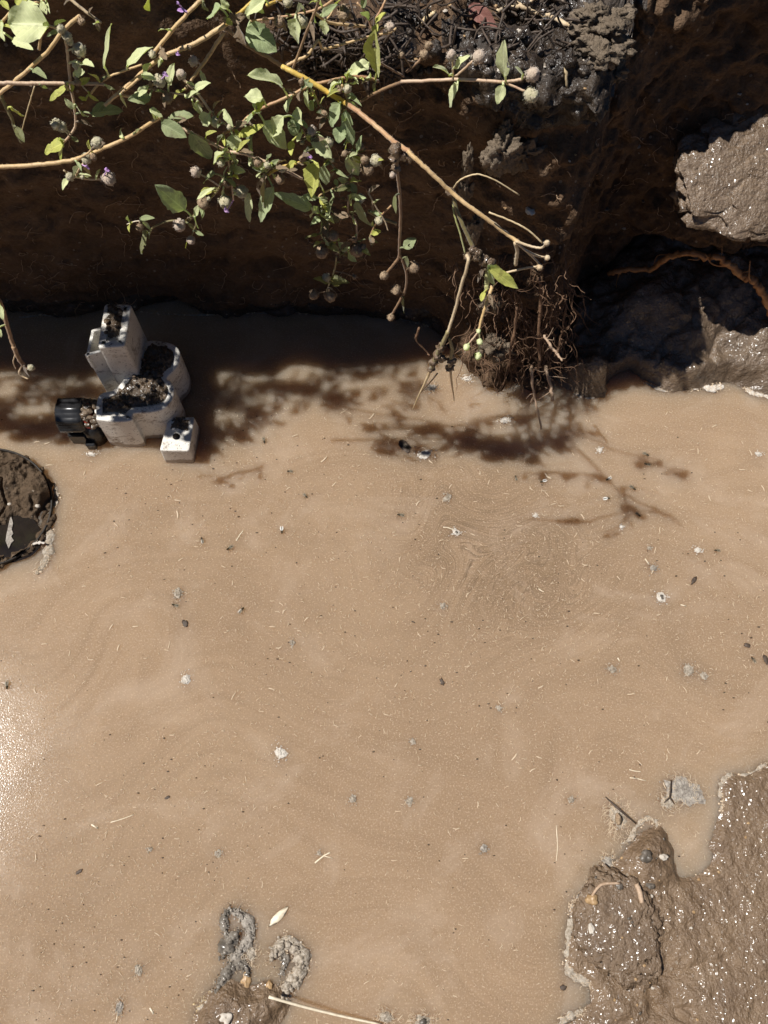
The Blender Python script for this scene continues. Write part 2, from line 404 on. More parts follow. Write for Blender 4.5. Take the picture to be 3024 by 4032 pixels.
base_px = [(-1500, 1235), (0, 1235), (600, 1228), (1200, 1226), (1500, 1245), (1650, 1275), (1730, 1310), (1800, 1400), (1930, 1470), (2060, 1480), (2130, 1430), (2180, 1340), (2260, 1180), (2500, 1130), (3024, 1110), (4300, 1100)]
edge_px = [(-1900, -60, .55), (0, -60, .55), (900, -60, .55), (1250, 0, .54), (1450, 140, .52), (1700, 240, .50), (1900, 290, .49), (2200, 325, .49), (2390, 335, .49), (2470, 260, .49), (2530, -80, .50), (2680, -170, .50), (3300, -170, .50), (4300, -170, .50)]
bpt = np.array([at(x, y, 0) for x, y in base_px]) / H
ept = np.array([at(x, y, h) for x, y, h in edge_px]) / H
def bank_profile(X):
    yb = np.interp(X, bpt[:, 0], bpt[:, 1]); ye = np.interp(X, ept[:, 0], ept[:, 1]); he = np.interp(X, ept[:, 0], ept[:, 2])
    return yb, ye, he
def smooth1(a, k):
    ker = np.hanning(k); ker /= ker.sum(); p = np.pad(a, k // 2, mode='edge'); return np.convolve(p, ker, 'valid')[:len(a)]

Xs = spaced(-2.2, -.62, .78, 2.2, .0034)
nX = len(Xs)
yb, ye, he = bank_profile(Xs)
yb, ye, he = smooth1(yb, 9), smooth1(ye, 11), smooth1(he, 11)
tz = np.concatenate([np.linspace(-.18, .97, 170)])                       # wall rows, as a share of the edge height
ang = np.linspace(0, 1, 10)
top = spaced(0, 0, .25, 1.6, .006)[1:]
rows = len(tz) + len(ang) + len(top)
P = np.zeros((nX, rows, 3)); Dn = np.zeros((nX, rows, 3)); AMP = np.zeros((nX, rows))
for k in range(rows):
    if k < len(tz):
        t = tz[k]; z = t * he
        g = np.clip(t, 0, 1) ** 1.15
        y = yb + (ye - yb) * g
        # undercut and lip on the recessed right-hand face
        rt = sstep(.36, .44, Xs)
        y = y - rt * .065 * np.exp(-((z - .19) / .045) ** 2) + rt * .05 * np.exp(-((z - .07) / .05) ** 2)
        P[:, k] = np.stack([Xs, y, z], -1); Dn[:, k] = [0, -1, 0]; AMP[:, k] = 1
    elif k < len(tz) + len(ang):
        a = ang[k - len(tz)] * math.pi / 2; r = .018
        P[:, k] = np.stack([Xs, ye + r * (1 - math.cos(a)), he * .97 + r * math.sin(a)], -1)
        Dn[:, k] = [0, -math.cos(a), math.sin(a)]; AMP[:, k] = 1
    else:
        d = top[k - len(tz) - len(ang)]
        P[:, k] = np.stack([Xs, ye + .018 + d, he * .97 + .018 + 0 * Xs], -1); Dn[:, k] = [0, -.1, 1]; AMP[:, k] = 1
q = P.reshape(-1, 3)
lump = fbm(q * np.array([7, 7, 9]), 3, 3) * .010
mid = fbm(q * 26, 4, 9, .55)
ridg = np.abs(fbm(q * np.array([9, 14, 17]) + 5, 3, 21)) 
cr = fbm(q * 95, 3, 31, .6)
right = sstep(.10, .24, q[:, 0])                                            # rougher, crumbly soil on the right
layer = vnoise(np.stack([q[:, 0] * 3, q[:, 1] * 0, q[:, 2] * 34], -1), 5) * .0035
disp = lump * (1 + .6 * right) + mid * (.0065 + .007 * right) - np.maximum(0, .16 - ridg) * (.04 + .03 * right) + cr * (.0016 + .0030 * right) + layer * (1 - right)
holes = np.maximum(0, vnoise(q * np.array([11, 11, 16]) + 3.3, 77) - .45) * .05
disp = disp - holes
wt = (q[:, 2] > .44) * sstep(.02, .08, q[:, 0]) * (1 - sstep(.33, .40, q[:, 0]))
disp = disp + wt * (fbm(q * 40, 4, 41, .6) * .010 + fbm(q * 130, 3, 43, .6) * .004)
P = (q + Dn.reshape(-1, 3) * (disp[:, None] * AMP.reshape(-1)[:, None])) * H
bank = fast_mesh('soil_bank', P, grid_faces(nX, rows), M['soil'], 'structure', flip=False)
# wet crumbly top of the bank gets its own slot
bank.data.materials.append(M['wet_soil'])
fc = P[grid_faces(nX, rows)].mean(1) / H
wetf = ((fc[:, 2] > .43) & (fc[:, 0] > .02) & (fc[:, 0] < .30) & (fbm(fc * 14, 2, 5) + (fc[:, 2] - .46) * 14 > 0)) | ((fc[:, 2] < .025 + .02 * vnoise(fc * 9, 2)))
bank.data.polygons.foreach_set('material_index', wetf.astype(np.int32))
bank.data.update()

def bvh_of(*obs):
    vs, fs = [], []
    for o in obs:
        b = len(vs); vs += [o.matrix_world @ v.co for v in o.data.vertices]; fs += [[i + b for i in p.vertices] for p in o.data.polygons]
    return BVHTree.FromPolygons(vs, fs)
BANK = bvh_of(bank)
def on_bank(px, py, off=.001, tree=None):
    d = Vector(ray(px, py)).normalized()
    r = (tree or BANK).ray_cast(Vector(CAM), d)
    if r[0] is None: return np.array(atY(px, py, .74))
    return np.array(r[0] - d * off)

def heightfield(name, m, xs, ys, hf, z0=-.06, kind='structure'):
    xx, yy = np.meshgrid(xs, ys, indexing='ij'); p = np.stack([xx.ravel(), yy.ravel()], -1)
    z = hf(p); V = np.stack([p[:, 0], p[:, 1], z], -1) * H
    return fast_mesh(name, V, grid_faces(len(xs), len(ys)), m, kind)
def W2(pxs): return [at(x, y, 0)[:2] / H for x, y in pxs]

# slumped mud below the right-hand face
slump_poly = W2([(2195, 1480), (2262, 1548), (2300, 1572), (2380, 1562), (2402, 1518), (2470, 1480), (2540, 1502), (2650, 1548), (2720, 1532), (2850, 1502), (2960, 1540), (3024, 1550), (3300, 1565)]) + [(2.2, .60), (2.2, 1.0), (.36, 1.0)]
def slump_h(p):
    d = polydist(slump_poly, p) * np.where(inside(slump_poly, p), 1, -1)
    q3 = np.stack([p[:, 0], p[:, 1], 0 * d], -1)
    d = d + fbm(q3 * 30, 3, 4) * .006
    z = np.where(d > 0, .034 * sstep(0, .018, d) + .055 * sstep(.015, .13, d), np.maximum(-.06, d * 1.2))
    c = at(2330, 1470, .02)[:2] / H
    z = z + .030 * np.exp(-((p[:, 0] - c[0]) ** 2 + (p[:, 1] - c[1]) ** 2) / .03 ** 2) * (d > 0)
    c = at(2420, 1330, .06)[:2] / H
    z = z - .02 * np.exp(-((p[:, 0] - c[0]) ** 2 + (p[:, 1] - c[1]) ** 2) / .05 ** 2)
    z = z + sstep(-.01, .03, d) * (fbm(q3 * 22, 4, 8) * .010 + fbm(q3 * 85, 3, 12, .6) * .0038 - np.maximum(0, .15 - np.abs(fbm(q3 * 16, 3, 44))) * .05)
    return z
slump = heightfield('mud_slump', M['grey_mud'], spaced(.30, .33, .80, 2.2, .0032), spaced(.50, .55, .84, 1.0, .0032), slump_h)

# wet mud shore, lower right
shore_px = [(3100, 2965), (3024, 3005), (2960, 3040), (2900, 3045), (2862, 3065), (2840, 3110), (2845, 3160), (2832, 3230), (2815, 3290), (2800, 3335), (2825, 3365), (2800, 3410), (2730, 3450), (2680, 3440), (2650, 3390), (2640, 3330), (2628, 3280), (2600, 3245), (2560, 3262), (2500, 3290), (2462, 3330), (2440, 3380), (2400, 3425), (2340, 3455), (2290, 3520), (2242, 3600), (2228, 3700), (2232, 3800), (2262, 3842), (2322, 3870), (2330, 3950), (2285, 4000), (2205, 4040), (2120, 4150), (1950, 4500)]
shore_poly = W2(shore_px) + [(.10, -.9), (.0, -1.5), (2.2, -1.5), (2.2, .06)]
clodc = at(2450, 3650, .02)[:2] / H
def shore_h(p):
    d = polydist(shore_poly, p) * np.where(inside(shore_poly, p), 1, -1)
    q3 = np.stack([p[:, 0], p[:, 1], 0 * d], -1)
    d = d + fbm(q3 * 38, 3, 4) * .004
    z = np.where(d > 0, .006 * sstep(0, .010, d) + .010 * sstep(.01, .2, d) + .10 * sstep(.35, 1.2, d), np.maximum(-.05, d * .8))
    k = sstep(-.005, .02, d)
    near = np.exp(-((p[:, 0] - clodc[0]) ** 2 + (p[:, 1] - clodc[1]) ** 2) / .09 ** 2)
    fl = 1 - .55 * sstep(.36, .47, p[:, 0])                              # flatter, wetter mud towards the right
    z = z + k * fl * (fbm(q3 * 17, 3, 8) * .005 + fbm(q3 * 60, 3, 12, .55) * .0022 * (1 + near) + fbm(q3 * 190, 2, 15, .6) * .0008)
    ch = np.maximum(0, .10 - np.abs(fbm(q3 * np.array([11, 15, 1]) + 9, 3, 54)))
    z = z - k * ch * .05 * fl
    m1 = at(2540, 3370, 0)[:2] / H
    z = z + k * .012 * np.exp(-((p[:, 0] - m1[0]) ** 2 + (p[:, 1] - m1[1]) ** 2) / .03 ** 2)
    return z
shore = heightfield('mud_shore', M['wet_mud'], spaced(-.1, .18, .56, 2.2, .0026), spaced(-1.5, -.26, .11, .16, .0026), shore_h)

# small mud mound, lower left
mound_poly = W2([(700, 4300), (735, 4060), (765, 3975), (812, 3915), (862, 3870), (915, 3850), (985, 3865), (1060, 3855), (1110, 3880), (1150, 3930), (1130, 4000), (1100, 4060), (1110, 4150), (1100, 4300)])
def mound_h(p):
    d = polydist(mound_poly, p) * np.where(inside(mound_poly, p), 1, -1)
    q3 = np.stack([p[:, 0], p[:, 1], 0 * d], -1)
    d = d + fbm(q3 * 45, 3, 4) * .005
    z = np.where(d > 0, .012 * sstep(0, .02, d) + .012 * sstep(.01, .07, d), np.maximum(-.05, d * .9))
    return z + sstep(-.005, .01, d) * (fbm(q3 * 40, 4, 8) * .005 + fbm(q3 * 150, 2, 18) * .0016)
mound = heightfield('mud_mound', M['wet_mud'], spaced(-.32, -.26, -.06, -.02, .0022), spaced(-.34, -.24, -.10, -.07, .0022), mound_h)

# ground around the pit, with its near and side walls
def ring():
    hx, y0, y1, g = 2.18 * H, -1.48 * H, 2.05 * H, .50 * H
    big = 40
    V = [(-hx, y0, g), (hx, y0, g), (hx, y1, g), (-hx, y1, g), (-big, -big, g), (big, -big, g), (big, big, g), (-big, big, g),
         (-hx, y0, -.1), (hx, y0, -.1), (hx, y1, -.1), (-hx, y1, -.1)]
    Fq = [(4, 5, 1, 0), (5, 6, 2, 1), (6, 7, 3, 2), (7, 4, 0, 3), (0, 1, 9, 8), (1, 2, 10, 9), (3, 0, 8, 11)]
    o = link('ground', V, Fq, M['ground'], smooth=False); o['kind'] = 'structure'
ring()

# ------------------------------------------------------------------ water
def water():
    xs = spaced(-2.2, -.66, .80, 2.2, .0042); ys = spaced(-1.5, -.26, .80, 1.0, .0042)
    xx, yy = np.meshgrid(xs, ys, indexing='ij'); p = np.stack([xx.ravel(), yy.ravel()], -1)
    f = p.copy(); sw = np.full(len(p), .06)
    vort = [(1960, 2260, 110, 5.2), (2125, 2190, 95, -5.0), (1930, 2350, 80, 3.5), (2060, 2330, 90, 4.2), (1720, 2100, 150, -2.6), (2250, 2250, 170, 2.4), (1500, 1990, 260, 1.6), (2400, 2420, 240, -1.5), (1850, 1880, 160, 2.0),
            (700, 2750, 300, 1.2), (520, 3350, 380, -1.2), (1500, 3100, 420, .8), (2700, 2450, 260, 1.2), (300, 2500, 260, -1.0), (1100, 2450, 350, .9), (2000, 2900, 380, -.9), (1900, 3700, 350, 1.0)]
    for x, y, r, s in reversed(vort):
        c = at(x, y, 0)[:2] / H; rr = r / 2700
        d = f - c; dist = np.hypot(d[:, 0], d[:, 1]); a = s * np.exp(-(dist / rr) ** 2)
        f = c + np.stack([d[:, 0] * np.cos(a) - d[:, 1] * np.sin(a), d[:, 0] * np.sin(a) + d[:, 1] * np.cos(a)], -1)
    c = at(2010, 2230, 0)[:2] / H
    e = (p - c) * np.array([1., 1.25])
    sw = sw + .95 * np.exp(-(np.hypot(e[:, 0], e[:, 1]) / .115) ** 2)
    c = at(1750, 2000, 0)[:2] / H; sw = sw + .35 * np.exp(-(np.hypot(*(p - c).T) / .10) ** 2)
    c = at(2450, 2480, 0)[:2] / H; sw = sw + .16 * np.exp(-(np.hypot(*(p - c).T) / .13) ** 2)
    q3 = np.stack([p[:, 0], p[:, 1], 0 * sw], -1)
    sw = np.clip(sw + .12 * np.maximum(0, fbm(q3 * 5, 3, 61)), 0, 1)
    f = f + .012 * np.stack([fbm(q3 * 6, 3, 1), fbm(q3 * 6, 3, 91)], -1)
    n = len(p); nx, ny = len(xs), len(ys)
    V = np.concatenate([np.stack([p[:, 0], p[:, 1], 0 * sw], -1)]) * H
    Fq = grid_faces(nx, ny)
    # closed slab: side skirts and bottom
    ring_i = [i * ny for i in range(nx)] + [(nx - 1) * ny + j for j in range(1, ny)] + [i * ny + ny - 1 for i in range(nx - 2, -1, -1)] + [j for j in range(ny - 2, 0, -1)]
    low = V[ring_i].copy(); low[:, 2] = -.16
    b = n; m = len(ring_i)
    side = np.array([(ring_i[k], b + k, b + (k + 1) % m, ring_i[(k + 1) % m]) for k in range(m)])
    cor = [0, nx - 1, nx - 1 + ny - 1, 2 * (nx - 1) + ny - 1]
    bot = np.array([[b + cor[3], b + cor[2], b + cor[1], b + cor[0]]])
    Vall = np.concatenate([V, low]); Fall = np.concatenate([Fq, side, bot])
    o = fast_mesh('water', Vall, Fall, M['water'], 'structure')
    uvl = o.data.uv_layers.new(name='flow'); li = np.zeros(len(o.data.loops), np.int32); o.data.loops.foreach_get('vertex_index', li)
    fu = np.concatenate([f, np.zeros((m, 2))]); uvl.data.foreach_set('uv', fu[li].astype(np.float32).ravel())
    at_ = o.data.attributes.new('swirl', 'FLOAT', 'POINT'); at_.data.foreach_set('value', np.concatenate([sw, np.zeros(m)]).astype(np.float32))
    return o
wat = water()
# ------------------------------------------------------------------ irrigation valve
def prism_bm(px, h, hb, flare=.0, per=4, rim=.004, rec=.005, bev=.0016):
    """box or lobed housing: outline traced at height h, drafted down to hb, bevelled top edge, recessed top"""
    pts = [at(x, y, h) for x, y in (spline(list(px) + [px[0]], per)[:-1] if per > 1 else px)]
    bm = bmesh.new(); c = sum(pts) / len(pts)
    tv = [bm.verts.new(p) for p in pts]
    bv = [bm.verts.new(((p[0] - c[0]) * (1 + flare) + c[0], (p[1] - c[1]) * (1 + flare) + c[1], hb * H)) for p in pts]
    n = len(pts)
    ar = sum(pts[i][0] * pts[(i + 1) % n][1] - pts[(i + 1) % n][0] * pts[i][1] for i in range(n))
    if ar < 0: tv.reverse(); bv.reverse()
    f = bm.faces.new(tv)
    for i in range(n): bm.faces.new((tv[i], bv[i], bv[(i + 1) % n], tv[(i + 1) % n]))
    bm.normal_update()
    te = list(f.edges)
    if per <= 1:
        ve = [e for e in bm.edges if (e.verts[0] in tv) != (e.verts[1] in tv)]
        bmesh.ops.bevel(bm, geom=ve, offset=bev * 1.8, segments=3, affect='EDGES', profile=.6)
    f = max((g for g in bm.faces if g.normal.z > .9), key=lambda g: g.calc_area())
    bmesh.ops.bevel(bm, geom=list(f.edges), offset=bev, segments=3, affect='EDGES', profile=.6)
    if rec:
        f = max((g for g in bm.faces if g.normal.z > .9), key=lambda g: g.calc_area())
        bmesh.ops.inset_region(bm, faces=[f], thickness=rim, depth=0)
        bmesh.ops.inset_region(bm, faces=[f], thickness=.0006, depth=-rec)
    return bm
def bm_obj(name, bm, m, parent):
    me = bpy.data.meshes.new(name); bmesh.ops.recalc_face_normals(bm, faces=bm.faces[:]); bm.to_mesh(me); bm.free(); me.materials.append(m)
    for p in me.polygons: p.use_smooth = True
    try: me.set_sharp_from_angle(angle=math.radians(40))
    except Exception: pass
    o = bpy.data.objects.new(name, me); col.objects.link(o); o.parent = parent; o.location = -Vector(parent.location); return o
def heap(px, h, amp, step=.0011, seed=0, per=4, dome=.003, pebbles=14, pr=.0022):
    """crumbly earth lying on a deck: grid clipped to an outline, noise height, pebbles on it"""
    pts = np.array([at(x, y, h) for x, y in spline(list(px) + [px[0]], per)[:-1]])
    lo, hi = pts.min(0), pts.max(0)
    xs = np.arange(lo[0], hi[0], step); ys = np.arange(lo[1], hi[1], step)
    xx, yy = np.meshgrid(xs, ys, indexing='ij'); p = np.stack([xx.ravel(), yy.ravel()], -1)
    ins = inside(pts, p); d = polydist(pts, p)
    q3 = np.stack([p[:, 0], p[:, 1], 0 * d + seed], -1)
    z = h * H + sstep(0, .004, d) * (dome + amp * (.5 + .5 * fbm(q3 * 190, 3, seed, .6)) + amp * .6 * fbm(q3 * 620, 2, seed + 3)) - .0005
    Fq = grid_faces(len(xs), len(ys)); keep = ins[Fq].all(1); Fq = Fq[keep]
    used = np.unique(Fq); mp = -np.ones(len(p), int); mp[used] = np.arange(len(used))
    b = MB(); b.add(np.stack([p[:, 0], p[:, 1], z], -1)[used], mp[Fq])
    for k in range(pebbles):
        i = R.choice(list(used)) if len(used) else 0
        r = pr * R.uniform(.45, 1.15)
        b.blob((p[i, 0], p[i, 1], z[i] + r * .3), r * R.uniform(.8, 1.3), r, r * .7, 8, 6, .2, 2., seed + k)
    return b

def valve():
    c = at(560, 1700, 0); t = thing('irrigation_valve', c, 'muddy white plastic irrigation valve standing in the brown water', 'valve')
    deck = [(378, 1652), (378, 1600), (392, 1552), (445, 1535), (480, 1500), (520, 1430), (560, 1355), (590, 1340), (625, 1341), (672, 1350), (702, 1372), (709, 1404), (700, 1440), (675, 1468), (655, 1490), (670, 1500), (686, 1525), (683, 1560), (665, 1592), (632, 1615), (575, 1624), (528, 1626), (522, 1640), (514, 1656), (450, 1660)]
    bm_obj('body', prism_bm(deck, .075, -.03, .035, 3, .0042, .003, .0020), M['valve'], t)
    fb = [(380, 1656), (376, 1640), (385, 1560), (500, 1560), (520, 1600), (516, 1655)]
    heap([(402, 1628), (404, 1580), (450, 1555), (500, 1510), (545, 1440), (580, 1365), (625, 1356), (672, 1372), (690, 1402), (676, 1436), (645, 1476), (650, 1502), (668, 1528), (660, 1562), (628, 1588), (560, 1600), (525, 1606), (490, 1630), (450, 1622)], .0735, .0042, seed=3, dome=.0018, pebbles=46, pr=.0026).build('mud_cake', M['dirt'], t)
    tower = [(384, 1366), (493, 1363), (517, 1205), (500, 1195), (418, 1194), (405, 1210)]
    tower = [(383, 1368), (492, 1364), (518, 1197), (411, 1195)]
    bm_obj('tower', prism_bm(tower, .150, .06, .05, 1, .0048, .004, .0022), M['valve'], t)
    heap([(408, 1328), (470, 1322), (494, 1213), (425, 1210)], .1455, .0030, seed=9, dome=.0034, pebbles=16, pr=.0022).build('soil_plug', M['dirt'], t)
    # hollow bracket at the tower's left: four thin walls
    br = [(338, 1402), (410, 1382), (426, 1278), (360, 1298)]
    bm = prism_bm(br, .128, .0, .04, 1, .0022, .022, .0007)
    bm_obj('bracket', bm, M['valve'], t)
    # corner block with screw hole
    blk = [(627, 1774), (745, 1776), (767, 1640), (662, 1644)]
    o = bm_obj('corner_block', prism_bm(blk, .038, -.03, .06, 1, .003, 0, .0018), M['valve'], t)
    hc = at(694, 1719, .0383); mb = MB(); r = .0036
    mb.tube([hc + [0, 0, .0006], hc - [0, 0, .004]], [r, r], 18); mb.build('screw_hole', M['pool'], o)
    heap([(664, 1702), (690, 1690), (735, 1700), (752, 1652), (680, 1652)], .0378, .0022, seed=14, dome=.0004, pebbles=7, pr=.0014).build('mud_patch', M['dirt'], o)
    heap([(655, 1655), (690, 1668), (740, 1650), (720, 1640), (675, 1640)], .0378, .004, seed=15, dome=.001, pebbles=4, pr=.0015).build('mud_patch', M['dirt'], o)
    # small square boss between housing and block
    # black ribbed union nut, red ring, threaded neck
    a = at(236, 1636, .048); b_ = at(340, 1634, .048); ax = b_ - a; L = np.linalg.norm(ax); ax /= L
    rad = .0168; u = np.array([0, 0, 1.]) - ax * ax[2]; u /= np.linalg.norm(u); v = np.cross(ax, u)
    ns = 64; vs = []; 
    prof = [(-.0010, .60), (-.0002, .80), (0, .90), (.0016, 1.), (L * .82, 1.0), (L * .9, .98), (L, .90), (L, .62)]
    for s, k in prof:
        for j in range(ns):
            an = 2 * math.pi * j / ns; rib = 1 + (.085 if (j % 8) in (0, 1, 2) else 0) * (1 if .001 < s < L * .95 else .2)
            vs.append(a + ax * s + (u * math.cos(an) + v * math.sin(an)) * rad * k * rib)
    fs = [(i * ns + j, i * ns + (j + 1) % ns, (i + 1) * ns + (j + 1) % ns, (i + 1) * ns + j) for i in range(len(prof) - 1) for j in range(ns)]
    fs += [tuple(range(ns)), tuple(reversed(range((len(prof) - 1) * ns, len(prof) * ns)))]
    mb = MB(); mb.add(vs, fs); nut = mb.build('union_nut', M['black_plastic'], t)
    mb = MB()
    for k in range(46):
        an = R.uniform(1.2, 3.6); s = R.uniform(.1, .9) * L
        mb.blob(a + ax * s + (u * math.cos(an) - v * math.sin(an)) * rad * 1.0, .0025, .0016, .0010, 7, 5, .3, 2, k)
    mb.build('mud_smear', M['dirt'], nut)
    mb = MB(); mb.tube([a + ax * (L * .98), a + ax * (L + .0015), a + ax * (L + .005), a + ax * (L + .006)], [rad * .80, rad * .84, rad * .84, rad * .80], 32); sr = mb.build('sealing_ring', M['red_plastic'], t)
    mb = MB()
    for k in range(60):
        an = R.uniform(-1.5, 1.75); s = L + R.uniform(.0, .014); q_ = R.uniform(.0016, .0034)
        mb.blob(a + ax * s + (u * math.cos(an) - v * math.sin(an)) * rad * .84, q_ * 1.2, q_, q_ * .7, 7, 5, .4, 2, k)
    mb.build('mud_crust', M['dirt'], sr)
    mb = MB()
    mb.tube([a + ax * (L + .012 + .0022 * i) for i in range(9)], [rad * (.80 if i % 2 else .72) for i in range(9)], 28); mb.build('threaded_neck', M['valve'], t)
    # black elbow under the nut going into the water
    mb = MB()
    e0 = at(308, 1700, .018)
    for dx, dy, hx, hy, z0, z1 in ((0, 0, .0090, .0075, -.02, .0175), (-.0075, .002, .0035, .0060, -.02, .0140), (.0125, -.003, .0050, .0110, -.02, .0100)):
        x0, x1, y0, y1 = e0[0] + dx - hx, e0[0] + dx + hx, e0[1] + dy - hy, e0[1] + dy + hy; b_ = .0012
        rect = [(x0 + b_, y0), (x1 - b_, y0), (x1, y0 + b_), (x1, y1 - b_), (x1 - b_, y1), (x0 + b_, y1), (x0, y1 - b_), (x0, y0 + b_)]
        cx, cy = (x0 + x1) / 2, (y0 + y1) / 2; k = .90
        vs = [(x, y, z0) for x, y in rect] + [(x, y, z1 - b_) for x, y in rect] + [(cx + (x - cx) * k, cy + (y - cy) * k, z1) for x, y in rect]
        mb.add(vs, [(i + 8 * l, (i + 1) % 8 + 8 * l, (i + 1) % 8 + 8 * l + 8, i + 8 * l + 8) for l in (0, 1) for i in range(8)] + [tuple(range(16, 24))])
    mb.build('elbow', M['black_plastic'], t, False)
    mb = MB(); g = at(382, 1722, .012); mb.tube([g + [-.004, .010, .026], g + [-.002, .004, -.02]], [.011, .012], 18); mb.build('lower_pipe', M['black_plastic'], t)
valve()

# ------------------------------------------------------------------ pipe mouth at the left edge
def pipe():
    c = at(-42, 2008, .0); r = .0850 * H
    t = thing('black_pipe', c, 'upright black plastic pipe mouth packed with mud at the left edge', 'pipe')
    tilt = Matrix.Rotation(math.radians(7), 3, 'Y') @ Matrix.Rotation(math.radians(2), 3, 'X')
    ns = 96; prof = [(r, -.07), (r, .0096), (r - .0005, .0102), (r - .0014, .0102), (r - .0020, .0096), (r - .0020, -.06)]
    vs = [np.array(tilt @ Vector((q * math.cos(2 * math.pi * j / ns), q * math.sin(2 * math.pi * j / ns), z))) + c + [0, 0, .002] for q, z in prof for j in range(ns)]
    fs = [(i * ns + j, i * ns + (j + 1) % ns, (i + 1) * ns + (j + 1) % ns, (i + 1) * ns + j) for i in range(len(prof) - 1) for j in range(ns)]
    mb = MB(); mb.add(vs, fs); mb.build('pipe_wall', M['pipe_plastic'], t)

    # earth inside, a disc heightfield with a hollow
    st = .0010; xs = np.arange(-r, r, st); xx, yy = np.meshgrid(xs, xs, indexing='ij'); p = np.stack([xx.ravel(), yy.ravel()], -1)
    q3 = np.stack([p[:, 0], p[:, 1], 0 * p[:, 0]], -1)
    z = .0102 + fbm(q3 * 38, 4, 4) * .0075 - .004 * sstep(r * .86, r, np.hypot(*p.T)) + fbm(q3 * 220, 3, 5, .6) * .0016 - np.maximum(0, .12 - np.abs(fbm(q3 * 30, 3, 66))) * .05
    def px2(x, y): return (at(x, y, 0) - c)[:2]
    for x, y, rr, am in ((30, 2120, 58, -.010), (-10, 2160, 50, -.008), (105, 2105, 34, -.010), (60, 2050, 30, -.006), (155, 1965, 40, .012), (50, 1900, 60, .010), (100, 1830, 60, -.002), (80, 2235, 70, .010), (165, 2150, 22, -.006), (20, 2225, 60, .006), (130, 2225, 40, .007)):
        o = px2(x, y); z = z + am * np.exp(-((p[:, 0] - o[0]) ** 2 + (p[:, 1] - o[1]) ** 2) / (rr * 2.72e-4) ** 2)
    z = np.maximum(z, .0006) + .0009 * fbm(q3 * 260, 2, 9)
    keepv = np.hypot(*p.T) < r - .0012; Fq = grid_faces(len(xs), len(xs)); Fq = Fq[keepv[Fq].all(1)]
    V = np.stack([p[:, 0], p[:, 1], z], -1); V = V @ np.array(tilt).T + c + [0, 0, .001]
    used = np.unique(Fq); mp = -np.ones(len(p), int); mp[used] = np.arange(len(used))
    mb = MB(); mb.add(V[used], mp[Fq]); fill = mb.build('mud_fill', M['pipe_mud'], t)
    lm = MB()                                                            # mud slopped over the rim
    for k in range(26):
        an = R.uniform(-1.5, 1.1) if k % 4 else R.uniform(-1.6, 2.2); q_ = R.uniform(.0018, .0046)
        pp = np.array(tilt @ Vector((r * math.cos(an) * R.uniform(.965, 1.0), r * math.sin(an) * R.uniform(.965, 1.0), .0085))) + c
        lm.blob(pp, q_ * R.uniform(1, 1.7), q_ * R.uniform(1, 1.7), q_ * .8, 14, 9, .45, 2.2, k)
    tag(lm.build('rim_mud', M['pipe_mud'], fill), kind='stuff')
    for x, y, q in ((40, 1815, 8), (38, 1985, 7), (148, 1992, 8), (90, 1895, 5)):
        pp = at(x, y, .0125); rr = q * 2.6e-4; mb = MB(); mb.blob(pp, rr * 1.3, rr, rr * .8, 9, 6, .25, 2, x); mb.build('pebble', M['stone_pale'], fill)
    # seepage lying in the hollow
    pts = [at(x, y, .003) for x, y in spline([(-60, 2060), (-20, 2040), (60, 2030), (125, 2040), (165, 2100), (160, 2150), (120, 2190), (50, 2215), (0, 2220), (-60, 2215)] , 4)]
    mb = MB(); mb.add(pts + [np.array(pts).mean(0)], [(i, (i + 1) % len(pts), len(pts)) for i in range(len(pts))]); mb.build('puddle', M['pool'], t)
pipe()
def sliver():
    m = MB(); pts = []
    l = [(43, 2024), (35, 2060), (26, 2100), (22, 2130), (34, 2160)]; rgt = [(43, 2024), (51, 2062), (46, 2085), (52, 2100), (44, 2112), (54, 2128), (44, 2138), (40, 2146), (34, 2160)]
    out = [at(x, y, .0045) for x, y in l + rgt[::-1][1:-1]]
    n = len(out); low = [p - [0, 0, .0006] for p in out]
    m.add(out + low, [tuple(range(n)), tuple(reversed(range(n, 2 * n)))] + [(i, n + i, n + (i + 1) % n, (i + 1) % n) for i in range(n)])
    tag(m.build('pale_sliver', M['scum_grey'], None, False), 'pale jagged sliver in the dark hollow of the black pipe', 'leaf')  # flat pale jagged plate laid over the puddle
sliver()

